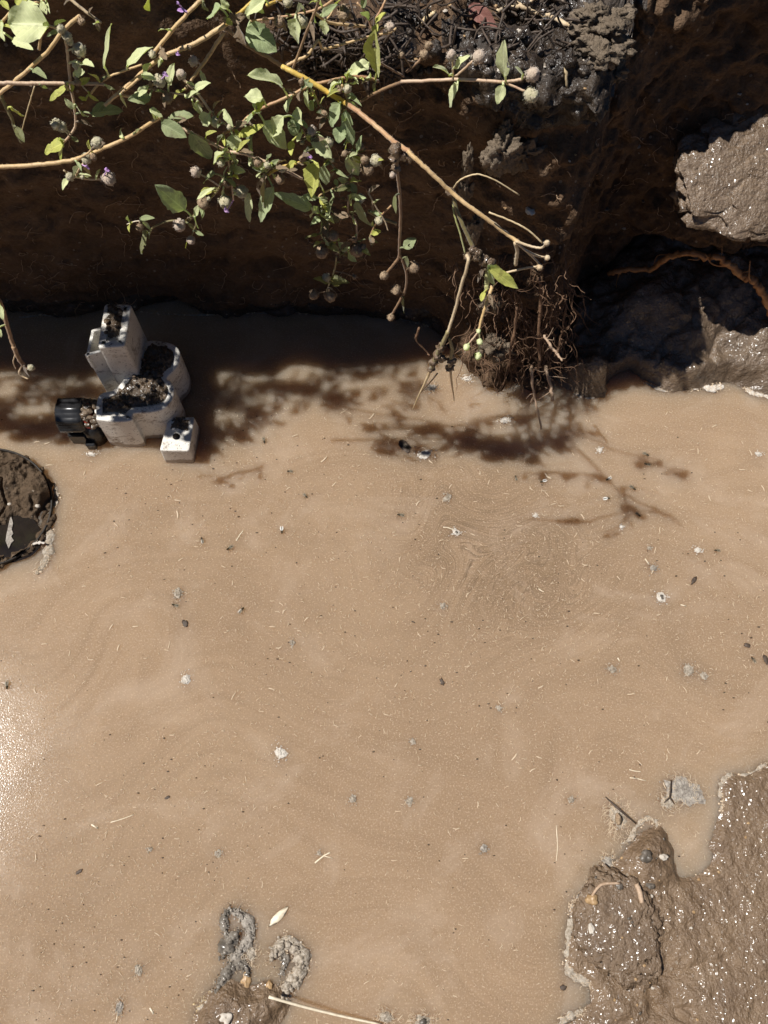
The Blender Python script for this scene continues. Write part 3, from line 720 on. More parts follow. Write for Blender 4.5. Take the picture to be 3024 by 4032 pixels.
# ------------------------------------------------------------------ scum and foam
def fuzz(name, px, wid, m, label, h=.0, hair=60, seed=0, flat=.38, per=9, hairm=None, amp=.55, group=None, rise=0.):
    """ragged line of foam and fine debris lying along a waterline"""
    path = [np.array(p) for p in spline([(x, y) for x, y in px], per)]
    P3 = [at(p[0], p[1], h) for p in path]; m_ = len(P3); n = 9; vs = []
    s_ = np.random.default_rng(seed)
    for i, p in enumerate(P3):
        t = P3[min(i + 1, m_ - 1)] - P3[max(i - 1, 0)]; t /= np.linalg.norm(t) + 1e-9; sd = np.array([-t[1], t[0], 0])
        k = math.sin(math.pi * min(1, max(.0, (i + .6) / (m_ + .2)))) ** .45
        ww = wid * pxm(p) * .5 * k * (1 + (amp if wid < 40 else .3) * n1(i * .35, seed * 1.7, 0, 3))
        for j in range(n):
            an = math.pi * (j / (n - 1)); e = 1 + (.30 if wid < 40 else .14) * n1(i * .45, j * 1.1, seed, 8) + (.2 if wid < 40 else .08) * n1(i * 1.3, j * 2.1, seed, 9)
            vs.append(p + sd * math.cos(an) * ww * e + np.array([0, 0, 1]) * (math.sin(an) * ww * flat * e - .0004 + rise))
    fs = [(i * n + j, i * n + j + 1, (i + 1) * n + j + 1, (i + 1) * n + j) for i in range(m_ - 1) for j in range(n - 1)]
    mb = MB(); mb.add(vs, fs)
    if name == 'froth':                                                 # raised bubbles heaped on the froth
        for k in range(int(m_ * 3.2)):
            i = int(s_.integers(1, m_ - 1)); p = P3[i]; u_ = pxm(p); q = abs(s_.normal()) * .45; r = wid * u_ * s_.uniform(.05, .17) * (1.2 - min(q, .9)); an = s_.uniform(0, 6.28)
            mb.blob(p + np.array([math.cos(an) * q * wid * u_ * .8, math.sin(an) * q * wid * u_ * .8, max(0, .9 - q) * wid * u_ * flat * .5]), r, r * s_.uniform(.8, 1), r * .8, 9, 6, .18, 2, k)
    o = tag(mb.build(name, m), label, 'scum', group)
    hair = int(hair * .6)
    if hair:
        hb = MB()
        for k in range(hair):
            i = int(s_.integers(0, m_)); p = P3[i]; an = s_.uniform(0, 6.28); L = min(wid, 30) * pxm(p) * s_.uniform(.25, .7)
            d = np.array([math.cos(an), math.sin(an), s_.uniform(-.02, .2)]); o0 = p + np.array([s_.normal() * wid * .28 * pxm(p), s_.normal() * wid * .28 * pxm(p), .0006])
            r = s_.uniform(.00015, .0003); md = o0 + d * L * .5 + np.array([0, 0, .0004]) + s_.normal(size=3) * L * .1 * [1, 1, .2]
            hb.tube([o0, md, o0 + d * L], [r, r, r * .4], 4, cap=False)
        for k in range(hair // 3):                                      # crumbs caught in the foam
            i = int(s_.integers(0, m_)); p = P3[i]; r = pxm(p) * s_.uniform(1.2, 4.5)
            hb.blob(p + np.array([s_.normal() * wid * .4 * pxm(p), s_.normal() * wid * .4 * pxm(p), s_.uniform(0, wid * flat * .3) * pxm(p)]), r * s_.uniform(.8, 1.6), r, r * .6, 6, 4, .4, 2, k)
        tag(hb.build('fibre', hairm or M['fleck'], o), kind='stuff')
    return o
def raft(name, px, py, rx, ry, m, label, seed, dark=False, hair=26, h=.0006, ang=0., hi=.10, hairm=None, cat='scum', group=None):
    """a floating tuft of pale scum: ragged low disc with fibres round it"""
    c = at(px, py, h); u = pxm(c); n = 26; rings = 5; vs = []; s_ = np.random.default_rng(seed); core = .62 if rx < 60 else .95
    for i in range(rings + 1):
        for j in range(n):
            a = 2 * math.pi * j / n; k = i / rings
            e = core + (.16 if rx < 60 else .3) * n1(math.cos(a) * 2.6 + seed, math.sin(a) * 2.6, seed * .37, 5) + (.10 if rx < 60 else .2) * n1(math.cos(a) * 7 + seed, math.sin(a) * 7, 2.2, 6)
            x, y = rx * u * k * e * math.cos(a), ry * u * k * e * math.sin(a)
            zz = (1 - k ** 1.6) * hi * min(rx, ry) * u * (1 + .8 * n1(x * 900, y * 900, seed, 2)) - (0 if i < rings else .0008)
            vs.append(c + np.array([x * math.cos(ang) - y * math.sin(ang), x * math.sin(ang) + y * math.cos(ang), zz]))
    fs = [(i * n + j, (i + 1) * n + j, (i + 1) * n + (j + 1) % n, i * n + (j + 1) % n) for i in range(rings) for j in range(n)]
    mb = MB(); mb.add(vs, fs)
    for k in range(int(30 + rx * 1.3)):                                 # bubbles and crumbs, thinning outward
        a = s_.uniform(0, 6.28); q = abs(s_.normal()) * .58; r = u * s_.uniform(1.2, 4.2) * (1.2 - .35 * q)
        mb.blob(c + np.array([math.cos(a + ang) * q * rx * u, math.sin(a + ang) * q * ry * u, r * .25 + max(0, 1 - q) * hi * min(rx, ry) * u * .6]), r, r * s_.uniform(.6, 1), r * .6, 7, 5, .25, 2, k)
    o = tag(mb.build(name, m), label, cat, group)
    if hair:
        hb = MB()
        for k in range(hair):
            a = s_.uniform(0, 6.28); q = s_.uniform(.35, 1.1); p = c + np.array([math.cos(a) * q * rx * u, math.sin(a) * q * ry * u, .0007])
            b = a + s_.normal() * .8; L = u * s_.uniform(.25, .7) * min(rx, ry); r = s_.uniform(.00014, .00026)
            hb.tube([p, p + np.array([math.cos(b), math.sin(b), .25]) * L * .5, p + np.array([math.cos(b + .5), math.sin(b + .5), .05]) * L], [r, r, r * .4], 4, cap=False)
        tag(hb.build('fibre', hairm or M['fleck'], o), kind='stuff')
    if dark:
        db = MB(); db.blob(c + [0, 0, hi * min(rx, ry) * u], rx * u * .28, ry * u * .34, .0012, 9, 6, .3, 2, seed); db.build('dark_core', M['stone_grey'], o)
    return o

# along the lower-right shore
fuzz('scum_line', [(3024, 3003), (2965, 3040), (2905, 3062), (2868, 3060), (2845, 3085), (2840, 3125), (2850, 3150), (2838, 3200)], 26, M['scum'], 'ragged pale scum line bending round the top corner of the mud shore', seed=1, hair=120)
fuzz('scum_line', [(2845, 3160), (2836, 3230), (2820, 3300), (2806, 3345), (2826, 3372), (2800, 3415), (2735, 3448)], 10, M['scum'], 'thin pale scum thread edging the mud inlet by the right shore', seed=2, hair=50)
fuzz('scum_line', [(2345, 3560), (2290, 3590), (2254, 3640), (2240, 3720), (2236, 3790), (2252, 3835), (2300, 3862), (2335, 3885)], 34, M['scum'], 'broad curved pale scum line along the left side of the mud lump', seed=3, hair=170)
fuzz('scum_line', [(2335, 3455), (2375, 3435), (2405, 3420), (2415, 3395)], 15, M['scum'], 'short pale scum line above the mud lump beside a grey tuft', seed=4, hair=40)
fuzz('scum_line', [(2440, 3325), (2485, 3300), (2500, 3262), (2530, 3232), (2560, 3222), (2585, 3240), (2586, 3268)], 24, M['scum'], 'hooked pale scum curl at the top of the muddy spit', seed=5, hair=90)
fuzz('scum_line', [(2290, 3520), (2260, 3560), (2245, 3590)], 28, M['scum_grey'], 'brownish scum strip just above the broad curved scum line', seed=6, hair=60)
fuzz('scum_line', [(2200, 4040), (2235, 4005), (2280, 3985), (2320, 3975)], 26, M['scum'], 'pale scum strip cut by the bottom edge near the mud shore', seed=7, hair=70)
raft('scum_patch', 2690, 3115, 88, 58, M['scum_grey'], 'large grey scum patch floating left of the mud shore corner', 11, hair=60, ang=-.2, hi=.06)
raft('scum_patch', 2628, 3160, 44, 38, M['scum'], 'lumpy pale scum clump at the lower left of the large grey patch', 12, hair=40, hi=.12)
raft('scum_patch', 2432, 3215, 50, 72, M['scum'], 'pale oval scum patch with a dark stick and pellet beside the muddy spit', 13, hair=130, ang=.5, hi=.08)
raft('scum_patch', 2395, 3395, 34, 38, M['scum_grey'], 'grey fuzzy tuft between the muddy spit and the round mud lump', 14, hair=60, hi=.2)
mb = MB(); mb.tube([at(2384, 3138, .004), at(2430, 3180, .008), at(2505, 3242, .005)], [.0006, .0012, .0008], 6, .2); tag(mb.build('stick', M['twig']), 'thin dark stick lying across the pale oval scum patch', 'stick')
mb = MB(); mb.blob(at(2434, 3225, .006), .0028, .0055, .0028, 12, 8, .25, 3, 4); tag(mb.build('seed_pellet', M['bud_brown']), 'dark brown pellet sitting in the pale oval scum patch', 'pellet')
mb = MB(); mb.tube([at(2643, 3072, .004), at(2640, 3110, .007), at(2636, 3140, .007)], [.0005, .0008, .0008], 5); mb.tube([at(2636, 3140, .007), at(2615, 3160, .006)], [.0006, .0004], 5); mb.tube([at(2636, 3140, .007), at(2655, 3165, .006)], [.0006, .0004], 5)
tag(mb.build('stick', M['twig']), 'forked dark twig standing on the large grey scum patch', 'stick')
# lower left: bubbly froth round the mound
fuzz('froth', [(905, 3585), (888, 3600), (884, 3640), (895, 3690)], 34, M['bubble'], 'dark shiny left arm of the froth loop above the lower mound', seed=21, hair=40, hairm=M['scum_grey'], flat=.9)
fuzz('froth', [(905, 3580), (950, 3602), (982, 3640), (985, 3690), (955, 3735), (915, 3770)], 46, M['scum_grey'], 'grey fuzzy right arm of the froth loop above the lower mound', seed=22, hair=160, hairm=M['scum'], flat=.7)
fuzz('froth', [(935, 3672), (912, 3700), (890, 3735), (885, 3760)], 62, M['bubble'], 'glossy dark bubble film across the froth loop above the mound', seed=23, hair=30, hairm=M['scum'], flat=.7, amp=.15)
raft('froth', 935, 3760, 50, 34, M['scum_grey'], 'grey froth tuft where the loop meets the lower mound', 24, hair=60, hi=.3, ang=.4, hairm=M['scum'])
raft('froth', 990, 3755, 30, 42, M['scum'], 'pale fibrous froth tuft right of the loop neck', 25, hair=60, hi=.2)
fuzz('froth', [(850, 3905), (875, 3865), (900, 3825), (935, 3795), (968, 3805), (978, 3840)], 46, M['bubble'], 'wet glinting froth bank on the upper left side of the mound', seed=26, hair=60, hairm=M['scum'], flat=.7)
fuzz('froth', [(1075, 3775), (1105, 3725), (1140, 3715), (1180, 3750), (1190, 3800), (1170, 3850), (1135, 3880), (1120, 3920)], 66, M['scum'], 'large pale fuzzy froth hook on the right of the mound', seed=27, hair=230, flat=.55)
fuzz('froth', [(1105, 3755), (1125, 3770), (1118, 3810), (1105, 3840)], 30, M['bubble'], 'dark wet film inside the large pale froth hook', seed=28, hair=10, flat=.6)
fuzz('froth', [(1040, 3935), (1075, 3955), (1110, 3955), (1135, 3930)], 24, M['scum_grey'], 'grey froth strip under the pale straw at the mound', seed=29, hair=40, hairm=M['scum'])
fuzz('froth', [(770, 4040), (790, 3990), (815, 3945), (845, 3910)], 40, M['scum'], 'pale froth edge along the left side of the lower mound', seed=30, hair=120, hairm=M['straw'])
raft('froth', 1520, 4005, 46, 34, M['scum'], 'whitish froth tuft at the bottom edge where the straw ends', 31, hair=70, hi=.35)
raft('froth', 1665, 4022, 52, 38, M['scum'], 'whitish froth tuft at the bottom edge, right of the straw end', 32, dark=True, hair=80, hi=.3)
raft('froth', 470, 3970, 26, 40, M['scum_grey'], 'small grey froth tuft with a curled straw near the bottom left', 33, hair=40, hi=.2)
# along the shaded waterline and the pipe
fuzz('scum_line', [(214, 1900), (220, 1940), (218, 1975), (210, 2005)], 22, M['scum'], 'upper white foam strip on the right side of the black pipe', seed=41, hair=40)
fuzz('scum_line', [(190, 2062), (192, 2110), (192, 2150), (184, 2195), (164, 2232), (140, 2262)], 38, M['scum'], 'lower white foam strip curving down the side of the black pipe', seed=42, hair=140, flat=.3)
fuzz('scum_line', [(128, 2142), (150, 2136), (175, 2138)], 12, M['scum_bright'], 'short white foam bridge crossing the black pipe rim', seed=43, hair=8, h=.008)
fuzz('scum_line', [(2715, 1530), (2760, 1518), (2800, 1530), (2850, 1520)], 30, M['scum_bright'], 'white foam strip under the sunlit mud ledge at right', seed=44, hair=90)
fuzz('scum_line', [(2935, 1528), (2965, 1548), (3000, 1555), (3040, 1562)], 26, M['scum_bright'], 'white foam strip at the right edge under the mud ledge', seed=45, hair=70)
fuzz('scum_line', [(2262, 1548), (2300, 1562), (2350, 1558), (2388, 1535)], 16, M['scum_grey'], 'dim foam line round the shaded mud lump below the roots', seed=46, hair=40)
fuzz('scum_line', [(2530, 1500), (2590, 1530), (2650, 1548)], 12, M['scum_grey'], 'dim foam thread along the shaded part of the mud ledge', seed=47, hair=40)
fuzz('scum_line', [(-20, 1255), (100, 1248), (170, 1240), (230, 1246), (420, 1250)], 9, M['scum_grey'], 'dim line of scum and painted meniscus sheen along the shaded waterline left of the valve', seed=48, hair=60)  # grey strip also stands for sky sheen on the meniscus
fuzz('scum_line', [(560, 1232), (750, 1240), (950, 1236), (1150, 1232), (1400, 1240)], 9, M['scum_grey'], 'dim line of scum and painted meniscus sheen along the shaded waterline right of the valve', seed=49, hair=110)  # its pale colour doubles as the meniscus reflecting sky
fuzz('scum_line', [(1560, 1250), (1640, 1270), (1700, 1290)], 10, M['scum_grey'], 'dim line of scum and painted meniscus sheen at the waterline left of the roots', seed=50, hair=50)  # meniscus sheen put into the strip's colour here too
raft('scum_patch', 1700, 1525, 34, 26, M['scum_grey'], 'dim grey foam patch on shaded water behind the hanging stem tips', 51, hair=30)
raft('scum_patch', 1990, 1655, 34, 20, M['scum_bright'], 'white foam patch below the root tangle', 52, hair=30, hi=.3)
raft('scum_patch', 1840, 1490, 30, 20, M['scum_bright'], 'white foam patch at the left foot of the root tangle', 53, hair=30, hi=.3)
raft('scum_patch', 360, 1788, 30, 12, M['scum_bright'], 'bright streak painted for a specular flash under the black elbow of the valve', 54, hair=12, ang=-.4)  # bright-coloured streak stands for a specular flash

# floating tufts out on the open water
tuft = [(700, 2335, 34, 27, 'scum', 'pale fuzzy tuft with a fly below it, left of centre'), (733, 2676, 31, 34, 'scum_bright', 'bright white round tuft on the left half of the water'),
        (1105, 2965, 34, 44, 'scum_bright', 'tall oval white tuft right of the sun glare'), (2605, 2352, 34, 32, 'scum_bright', 'round white tuft with a dark dot in its middle at right'),
        (2710, 2638, 40, 34, 'scum', 'large pinkish grey tuft near the right edge'), (2772, 2662, 26, 22, 'scum', 'smaller pale tuft touching the large pinkish grey tuft'),
        (1797, 2097, 27, 20, 'scum_bright', 'white tuft with grey core above the swirl'), (1672, 1788, 46, 30, 'scum_bright', 'bright cream tuft beside a dark twig at the shadow edge'),
        (2572, 2236, 24, 22, 'scum_grey', 'grey tuft with a straw stuck to its upper left'), (2747, 2166, 24, 17, 'scum_bright', 'small white tuft left of a fly at the right'),
        (2362, 1773, 20, 16, 'scum_bright', 'small white ring tuft in the dappled shade at right'), (2985, 1787, 18, 14, 'scum_bright', 'small cream tuft by the right edge near the mud ledge'),
        (1390, 3145, 27, 25, 'scum', 'brownish tuft in the lower middle of the water'), (1612, 3155, 20, 30, 'scum', 'two lobed pale tuft in the lower middle, right of the brownish one'),
        (1905, 3342, 24, 26, 'scum_grey', 'dull mauve tuft in the lower middle right'), (1150, 2530, 17, 20, 'scum', 'small grey tuft with dark crumb, left of centre'),
        (1745, 2385, 22, 16, 'scum', 'faint tuft below the swirl'), (1760, 1960, 20, 34, 'scum', 'elongated white tuft above the swirl'), (2410, 2635, 28, 22, 'scum', 'tuft holding pale straws and a dark crumb at right'),
        (1625, 2920, 14, 18, 'scum', 'small white tuft in the lower middle of the water'), (860, 3360, 30, 17, 'scum', 'flat pale tuft in the lower left of the water'), (1965, 2790, 16, 16, 'scum', 'small white tuft lower right of the swirl'),
        (2108, 2030, 14, 12, 'scum_bright', 'tiny white tuft under the cast stem shadow'), (2448, 2074, 14, 13, 'scum_bright', 'tiny white tuft at the tip of the forked stem shadow'), (2556, 2158, 13, 12, 'scum', 'tiny tuft left of a small white tuft at right'),
        (2250, 3150, 18, 22, 'scum', 'small cream tuft left of the pale oval scum patch'), (1255, 3360, 12, 12, 'scum', 'tiny white tuft beside the forked straw twig'), (590, 3345, 16, 12, 'scum', 'tiny pinkish tuft in the lower left of the water'), (545, 3820, 26, 34, 'scum', 'pale tuft in the bottom left of the water')]
for k, (x, y, rx, ry, mm, lab) in enumerate(tuft):
    raft('scum_tuft', x, y, rx, ry, M[mm], lab, 100 + k, dark=(k in (3, 6)), hair=int(rx * .12), hi=.06, ang=R.uniform(0, 3))
# ------------------------------------------------------------------ trailing plants over the bank edge
# each stem: (points in photo pixels, start/end radius in px, distance plane Y start/end, material)
LEAFN = [0]
def leaf_mesh(base, tip, wid, seed, fold=.35, droop=.12, teeth=.05, roll=0., hole=False):
    base = np.asarray(base, float); tip = np.asarray(tip, float); ax = tip - base; L = np.linalg.norm(ax); ax /= L
    view = CAM - (base + tip) / 2; view /= np.linalg.norm(view)
    nrm = view * .40 + np.array([-.38, 0, .62]); s = np.cross(ax, nrm); s /= np.linalg.norm(s); nn = np.cross(s, ax)
    c, q = math.cos(roll), math.sin(roll); s, nn = s * c + nn * q, nn * c - s * q
    s_ = np.random.default_rng(seed); nu, nv = 13, 4; vs = []; uv = []
    ph = s_.uniform(0, 6.28); tw = s_.uniform(-.7, .7); wav = s_.uniform(.03, .10)
    for i in range(nu + 1):
        t = i / nu
        hw = wid * .5 * (math.sin(math.pi * min(1, t ** .78)) ** .72 if 0 < t < 1 else .03)
        for j in range(-nv, nv + 1):
            k = j / nv; e = 1 + (teeth * s_.normal() * (1 if abs(j) == nv else .15))
            x = k * hw * e; a = tw * (t - .5)
            z = fold * abs(x) * (1 - .25 * abs(k)) - droop * L * (t ** 2) + wav * wid * math.sin(ph + 9 * t + 2.2 * k) * abs(k) + .012 * wid * s_.normal()
            vs.append(base + ax * (L * t) + s * (x * math.cos(a)) + nn * (z + x * math.sin(a))); uv.append((t, k))
    w_ = 2 * nv + 1
    fs = [(i * w_ + j, (i + 1) * w_ + j, (i + 1) * w_ + j + 1, i * w_ + j + 1) for i in range(nu) for j in range(2 * nv)]
    if hole:
        k0 = int(s_.integers(30, len(fs) - 30)); fs = [f for n_, f in enumerate(fs) if n_ not in (k0, k0 + 1, k0 + 2 * nv)]
    return vs, fs, uv
def add_leaf(parent, base, tip, wid, m, seed, petiole=None, **kw):
    vs, fs, uv = leaf_mesh(base, tip, wid, seed, **kw); nb = len(vs)
    mb = MB(); mb.add(vs, fs)
    if petiole is not None and np.linalg.norm(np.asarray(petiole) - base) > .0015:
        p0 = np.asarray(petiole, float); p1 = np.asarray(base, float) + (np.asarray(tip) - base) * .04
        md = (p0 + p1) / 2 + np.array([0, 0, .08 * np.linalg.norm(p1 - p0)])
        mb.tube(spline([p0, md, p1], 3), .0006, 5, cap=False)
    o = mb.build('leaf', m, parent)
    ul = o.data.uv_layers.new(name='leaf'); li = np.zeros(len(o.data.loops), np.int32); o.data.loops.foreach_get('vertex_index', li)
    U = np.zeros((len(mb.v), 2), np.float32); U[:nb] = uv; ul.data.foreach_set('uv', U[li].ravel())
    return o
def bud_mesh(c, r, d, seed, sep=5, hairs=46, open_=0.):
    """fuzzy round flower head on its little cup of sepals; d = direction it faces"""
    s_ = np.random.default_rng(seed); d = np.asarray(d, float); d /= np.linalg.norm(d)
    u = np.cross(d, [.3, .2, 1]); u /= np.linalg.norm(u); v = np.cross(d, u); mb = MB()
    rot = np.array([u, v, d]).T
    mb.blob(c, r * .92, r * .92, r * 1.05, 12, 9, .16, 2.6, seed, rot)
    for k in range(hairs):
        n_ = s_.normal(size=3); n_ /= np.linalg.norm(n_); p = np.asarray(c) + n_ * r * .95; a = np.cross(n_, [.1, .9, .3]); a /= np.linalg.norm(a); b = np.cross(n_, a); w_ = r * .09; L = r * s_.uniform(.12, .30)
        mb.add([p + a * w_, p - a * w_ * .5 + b * w_ * .8, p - a * w_ * .5 - b * w_ * .8, p + n_ * L + s_.normal(size=3) * L * .3], [(0, 1, 3), (1, 2, 3), (2, 0, 3)])
    for k in range(sep):
        an = 6.28 * k / sep + s_.uniform(-.2, .2); o_ = u * math.cos(an) + v * math.sin(an); w_ = np.cross(o_, d)
        b0 = np.asarray(c) - d * r * .95
        m1 = b0 + o_ * r * (.95 + .3 * open_) + d * r * (.45); t1 = b0 + o_ * r * (1.05 + .6 * open_) + d * r * 1.35
        mb.add([b0, m1 + w_ * r * .32, t1, m1 - w_ * r * .32, m1 + o_ * r * .1], [(0, 1, 4), (1, 2, 4), (2, 3, 4), (3, 0, 4)])
    return mb

plants = {
 'A': ('tan trailing plant with a big round leaf in the top left corner', ),
 'B': ('thin trailing plant running level below the big round leaf at left', ),
 'C': ('thick tan trailing plant forking at a leafy node near the top', ),
 'D': ('long yellow to brown trailing plant reaching right to a dry forked tip', ),
 'E': ('tangled wiry plant with a ragged upright leaf at the top middle', ),
 'F': ('trailing plant with a pinkish red stem in the middle of the tangle', ),
 'G': ('trailing plant crossing low from the left edge, bearing toothed dark leaves', ),
 'H': ('pink stemmed plant with pale fuzzy flower heads reaching right over dark soil', ),
 'I': ('drooping leafy plant with round buds, hanging in shade left of the bare stem', ),
 'J': ('withered brown stem hanging at the left edge over shaded water', ),
 'K': ('small shoot with round buds hanging low at the left of the tangle', ),
 'L': ('withered yellowing sprig hanging at the far left below the round leaf', ),
 'M': ('bare brown stem hanging straight down with a muddy top', ),
 'N': ('muddy stem hanging to the water and splitting into pale pointed tips', ),
 'O': ('green tipped shoot with pale buds hanging from a muddy knot', ),
}
S = []  # plant, pts, r0, r1, Y0, Y1, mat
def st(p, pts, r0, r1, y0, y1, m):
    k = .0 if p in 'JMNO' else (.035 if p != 'D' else (.03 if y0 > .47 else -.006))
    k1 = k if p != 'D' else (.03 if y1 > .47 else -.006)
    S.append((p, pts, r0 * .95, r1 * .92, y0 + k, y1 + k1, m))
st('A', [(313, 63), (250, 120), (183, 207), (67, 313), (0, 366), (-60, 400)], 9, 8, .50, .53, 'stem_tan')
st('A', [(250, 112), (265, 200), (276, 320), (290, 400), (298, 480), (288, 515), (250, 562)], 7, 5, .50, .50, 'stem_pink')
st('A', [(195, 101), (222, 112), (250, 120)], 5, 5, .50, .50, 'stem_pink')
st('A', [(-20, 130), (30, 60), (80, 20), (150, 8), (200, -20)], 6, 6, .53, .55, 'stem_tan')
st('A', [(155, 195), (160, 150), (175, 120)], 7, 5, .54, .53, 'stem_tan')
st('A', [(270, -10), (330, 40), (398, 90)], 7, 6, .55, .54, 'stem_dry')
st('B', [(-40, 326), (0, 327), (130, 328), (270, 328), (370, 330), (410, 334)], 9, 7, .49, .50, 'stem_pink')
st('B', [(355, 372), (385, 335), (430, 303), (500, 275), (560, 255)], 5, 5, .50, .50, 'stem_tan')
st('B', [(290, 300), (310, 320), (330, 345), (350, 365)], 4, 3, .50, .49, 'stem_dry')
st('C', [(888, 96), (790, 160), (700, 198), (620, 236), (525, 318), (470, 365), (412, 415)], 11, 8, .52, .49, 'stem_tan')
st('C', [(800, -4), (771, 20), (689, 108), (603, 212)], 9, 9, .53, .51, 'stem_tan')
st('C', [(883, 125), (811, 236), (758, 309), (728, 352)], 9, 6, .52, .50, 'stem_tan')
st('C', [(888, 98), (936, 58), (999, 0), (1020, -30)], 8, 7, .52, .55, 'stem_yellow')
st('C', [(890, 112), (975, 180), (1057, 225), (1112, 262)], 9, 9, .52, .52, 'stem_brown')
st('C', [(1050, 20), (1100, 0), (1150, -10)], 7, 6, .53, .55, 'stem_yellow')
st('C', [(560, 300), (500, 350), (470, 372), (520, 378), (560, 345), (620, 330)], 6, 5, .49, .49, 'stem_tan')
st('C', [(570, 345), (640, 362), (720, 372), (770, 390), (800, 420)], 4, 4, .49, .49, 'stem_pink')
st('C', [(713, 300), (740, 330), (780, 370), (830, 440), (860, 470), (905, 500)], 6, 5, .49, .48, 'stem_pink')
st('D', [(1112, 262), (1160, 287), (1240, 332), (1310, 375), (1368, 410)], 11, 11, .51, .49, 'stem_yellow')
st('D', [(1366, 409), (1400, 432), (1470, 488), (1530, 540), (1560, 565), (1610, 595)], 11, 11, .49, .455, 'stem_red')
st('D', [(1605, 592), (1640, 630), (1700, 682), (1775, 755), (1830, 800), (1900, 850), (2000, 925), (2045, 958)], 10, 9, .455, .41, 'stem_tan')
st('D', [(2030, 950), (2085, 968), (2129, 976), (2150, 960)], 6, 5, .41, .40, 'stem_dry')
st('D', [(2035, 955), (2070, 985), (2110, 1005), (2150, 1014)], 6, 5, .41, .405, 'stem_dry')
st('D', [(2040, 960), (2085, 1000), (2115, 1030), (2135, 1058)], 5, 6, .41, .405, 'stem_dry')
st('D', [(2028, 955), (2036, 990), (2030, 1042)], 8, 9, .41, .41, 'stem_dry')
st('D', [(1985, 1076), (2060, 1058), (2125, 1048)], 5, 5, .41, .41, 'stem_dry')
st('D', [(1925, 836), (2000, 865), (2070, 900), (2136, 956)], 4, 4, .42, .405, 'straw')
st('D', [(1780, 750), (1810, 710), (1862, 688), (1900, 690), (1960, 715), (2045, 768)], 4, 3, .45, .44, 'straw')
st('E', [(1252, -20), (1250, 20), (1211, 118), (1153, 270)], 7, 6, .50, .51, 'stem_brown')
st('E', [(1130, 258), (1170, 238), (1211, 217), (1240, 175), (1256, 160), (1268, 190), (1300, 188), (1370, 168), (1452, 145), (1535, 128), (1560, 112)], 7, 5, .51, .55, 'stem_tan')
st('E', [(1330, -20), (1290, 15), (1230, 43), (1110, 67), (985, 84)], 6, 5, .53, .53, 'stem_red')
st('E', [(1235, 48), (1293, 87), (1375, 99), (1440, 104)], 7, 6, .54, .56, 'stem_tan')
st('E', [(1405, 10), (1440, 50), (1465, 115), (1480, 140)], 5, 5, .55, .54, 'stem_red')
st('E', [(1480, 75), (1510, 20), (1525, -20)], 6, 5, .55, .56, 'stem_red')
st('E', [(1480, 125), (1510, 110), (1530, 106)], 4, 4, .54, .54, 'stem_red')
st('E', [(1590, 300), (1500, 250), (1470, 230), (1440, 200)], 5, 4, .55, .53, 'stem_brown')
st('E', [(1600, 285), (1645, 245), (1665, 215), (1680, 180)], 6, 6, .55, .56, 'stem_brown')
st('E', [(1280, 80), (1300, 60), (1320, 20)], 4, 4, .54, .55, 'stem_tan')
st('F', [(1490, 320), (1440, 305), (1370, 304), (1290, 320), (1221, 338), (1134, 381), (1037, 424), (985, 455), (931, 501), (880, 525)], 7, 7, .51, .48, 'stem_red')
st('F', [(1370, 304), (1355, 340), (1340, 335)], 4, 4, .50, .50, 'stem_tan')
st('F', [(1346, 333), (1360, 370), (1376, 416)], 5, 5, .49, .49, 'stem_tan')
st('G', [(-40, 660), (0, 658), (154, 648), (251, 636), (309, 624), (376, 598), (506, 540), (612, 472), (640, 462)], 10, 8, .47, .48, 'stem_tan')
st('G', [(640, 470), (707, 500), (770, 534), (837, 565), (895, 594), (963, 606), (1059, 642), (1117, 668), (1192, 705)], 9, 6, .48, .45, 'stem_pink')
st('G', [(895, 612), (905, 660), (912, 710), (919, 789)], 5, 4, .47, .47, 'stem_pink')
st('G', [(930, 600), (915, 640), (900, 680), (880, 740), (886, 780)], 4, 3, .47, .48, 'stem_olive')
st('G', [(1050, 690), (1107, 658), (1160, 645), (1214, 630)], 6, 5, .46, .46, 'stem_yellow')
st('G', [(309, 624), (350, 600), (370, 575)], 5, 4, .47, .46, 'stem_tan')
st('G', [(330, 640), (310, 670), (290, 700), (250, 670)], 5, 4, .47, .47, 'stem_dry')
st('G', [(300, 698), (350, 706), (400, 706)], 4, 4, .47, .47, 'stem_pink')
st('G', [(1020, 700), (1040, 690), (1060, 660)], 6, 5, .46, .46, 'stem_green')
st('H', [(1395, 412), (1440, 388), (1496, 357), (1560, 330), (1588, 321)], 6, 7, .50, .47, 'stem_brown')
st('H', [(1580, 321), (1660, 319), (1771, 313), (1791, 312), (1860, 315), (1979, 323)], 7, 7, .47, .44, 'stem_pink')
st('H', [(1979, 323), (2020, 318), (2055, 312)], 6, 7, .44, .44, 'stem_pink')
st('H', [(1788, 306), (1820, 278), (1862, 240)], 5, 6, .46, .455, 'stem_pink')
st('H', [(1784, 304), (1783, 270), (1780, 238)], 5, 4, .46, .455, 'stem_pink')
st('H', [(1992, 327), (2030, 343), (2068, 360)], 5, 5, .44, .435, 'stem_pink')
st('I', [(1163, 463), (1187, 506), (1226, 559), (1279, 608), (1300, 640), (1340, 690)], 5, 4, .49, .47, 'stem_pink')
st('I', [(1228, 355), (1254, 405), (1280, 445), (1296, 470)], 6, 5, .49, .49, 'stem_tan')
st('I', [(1360, 590), (1400, 600), (1440, 620), (1480, 632)], 5, 4, .47, .47, 'stem_brown')
st('I', [(1340, 400), (1375, 470), (1395, 560), (1380, 620), (1385, 700), (1402, 760), (1405, 800)], 6, 4, .49, .47, 'stem_olive')
st('I', [(1228, 823), (1262, 835), (1270, 800), (1258, 770), (1340, 730), (1390, 715)], 4, 4, .47, .47, 'stem_tan')
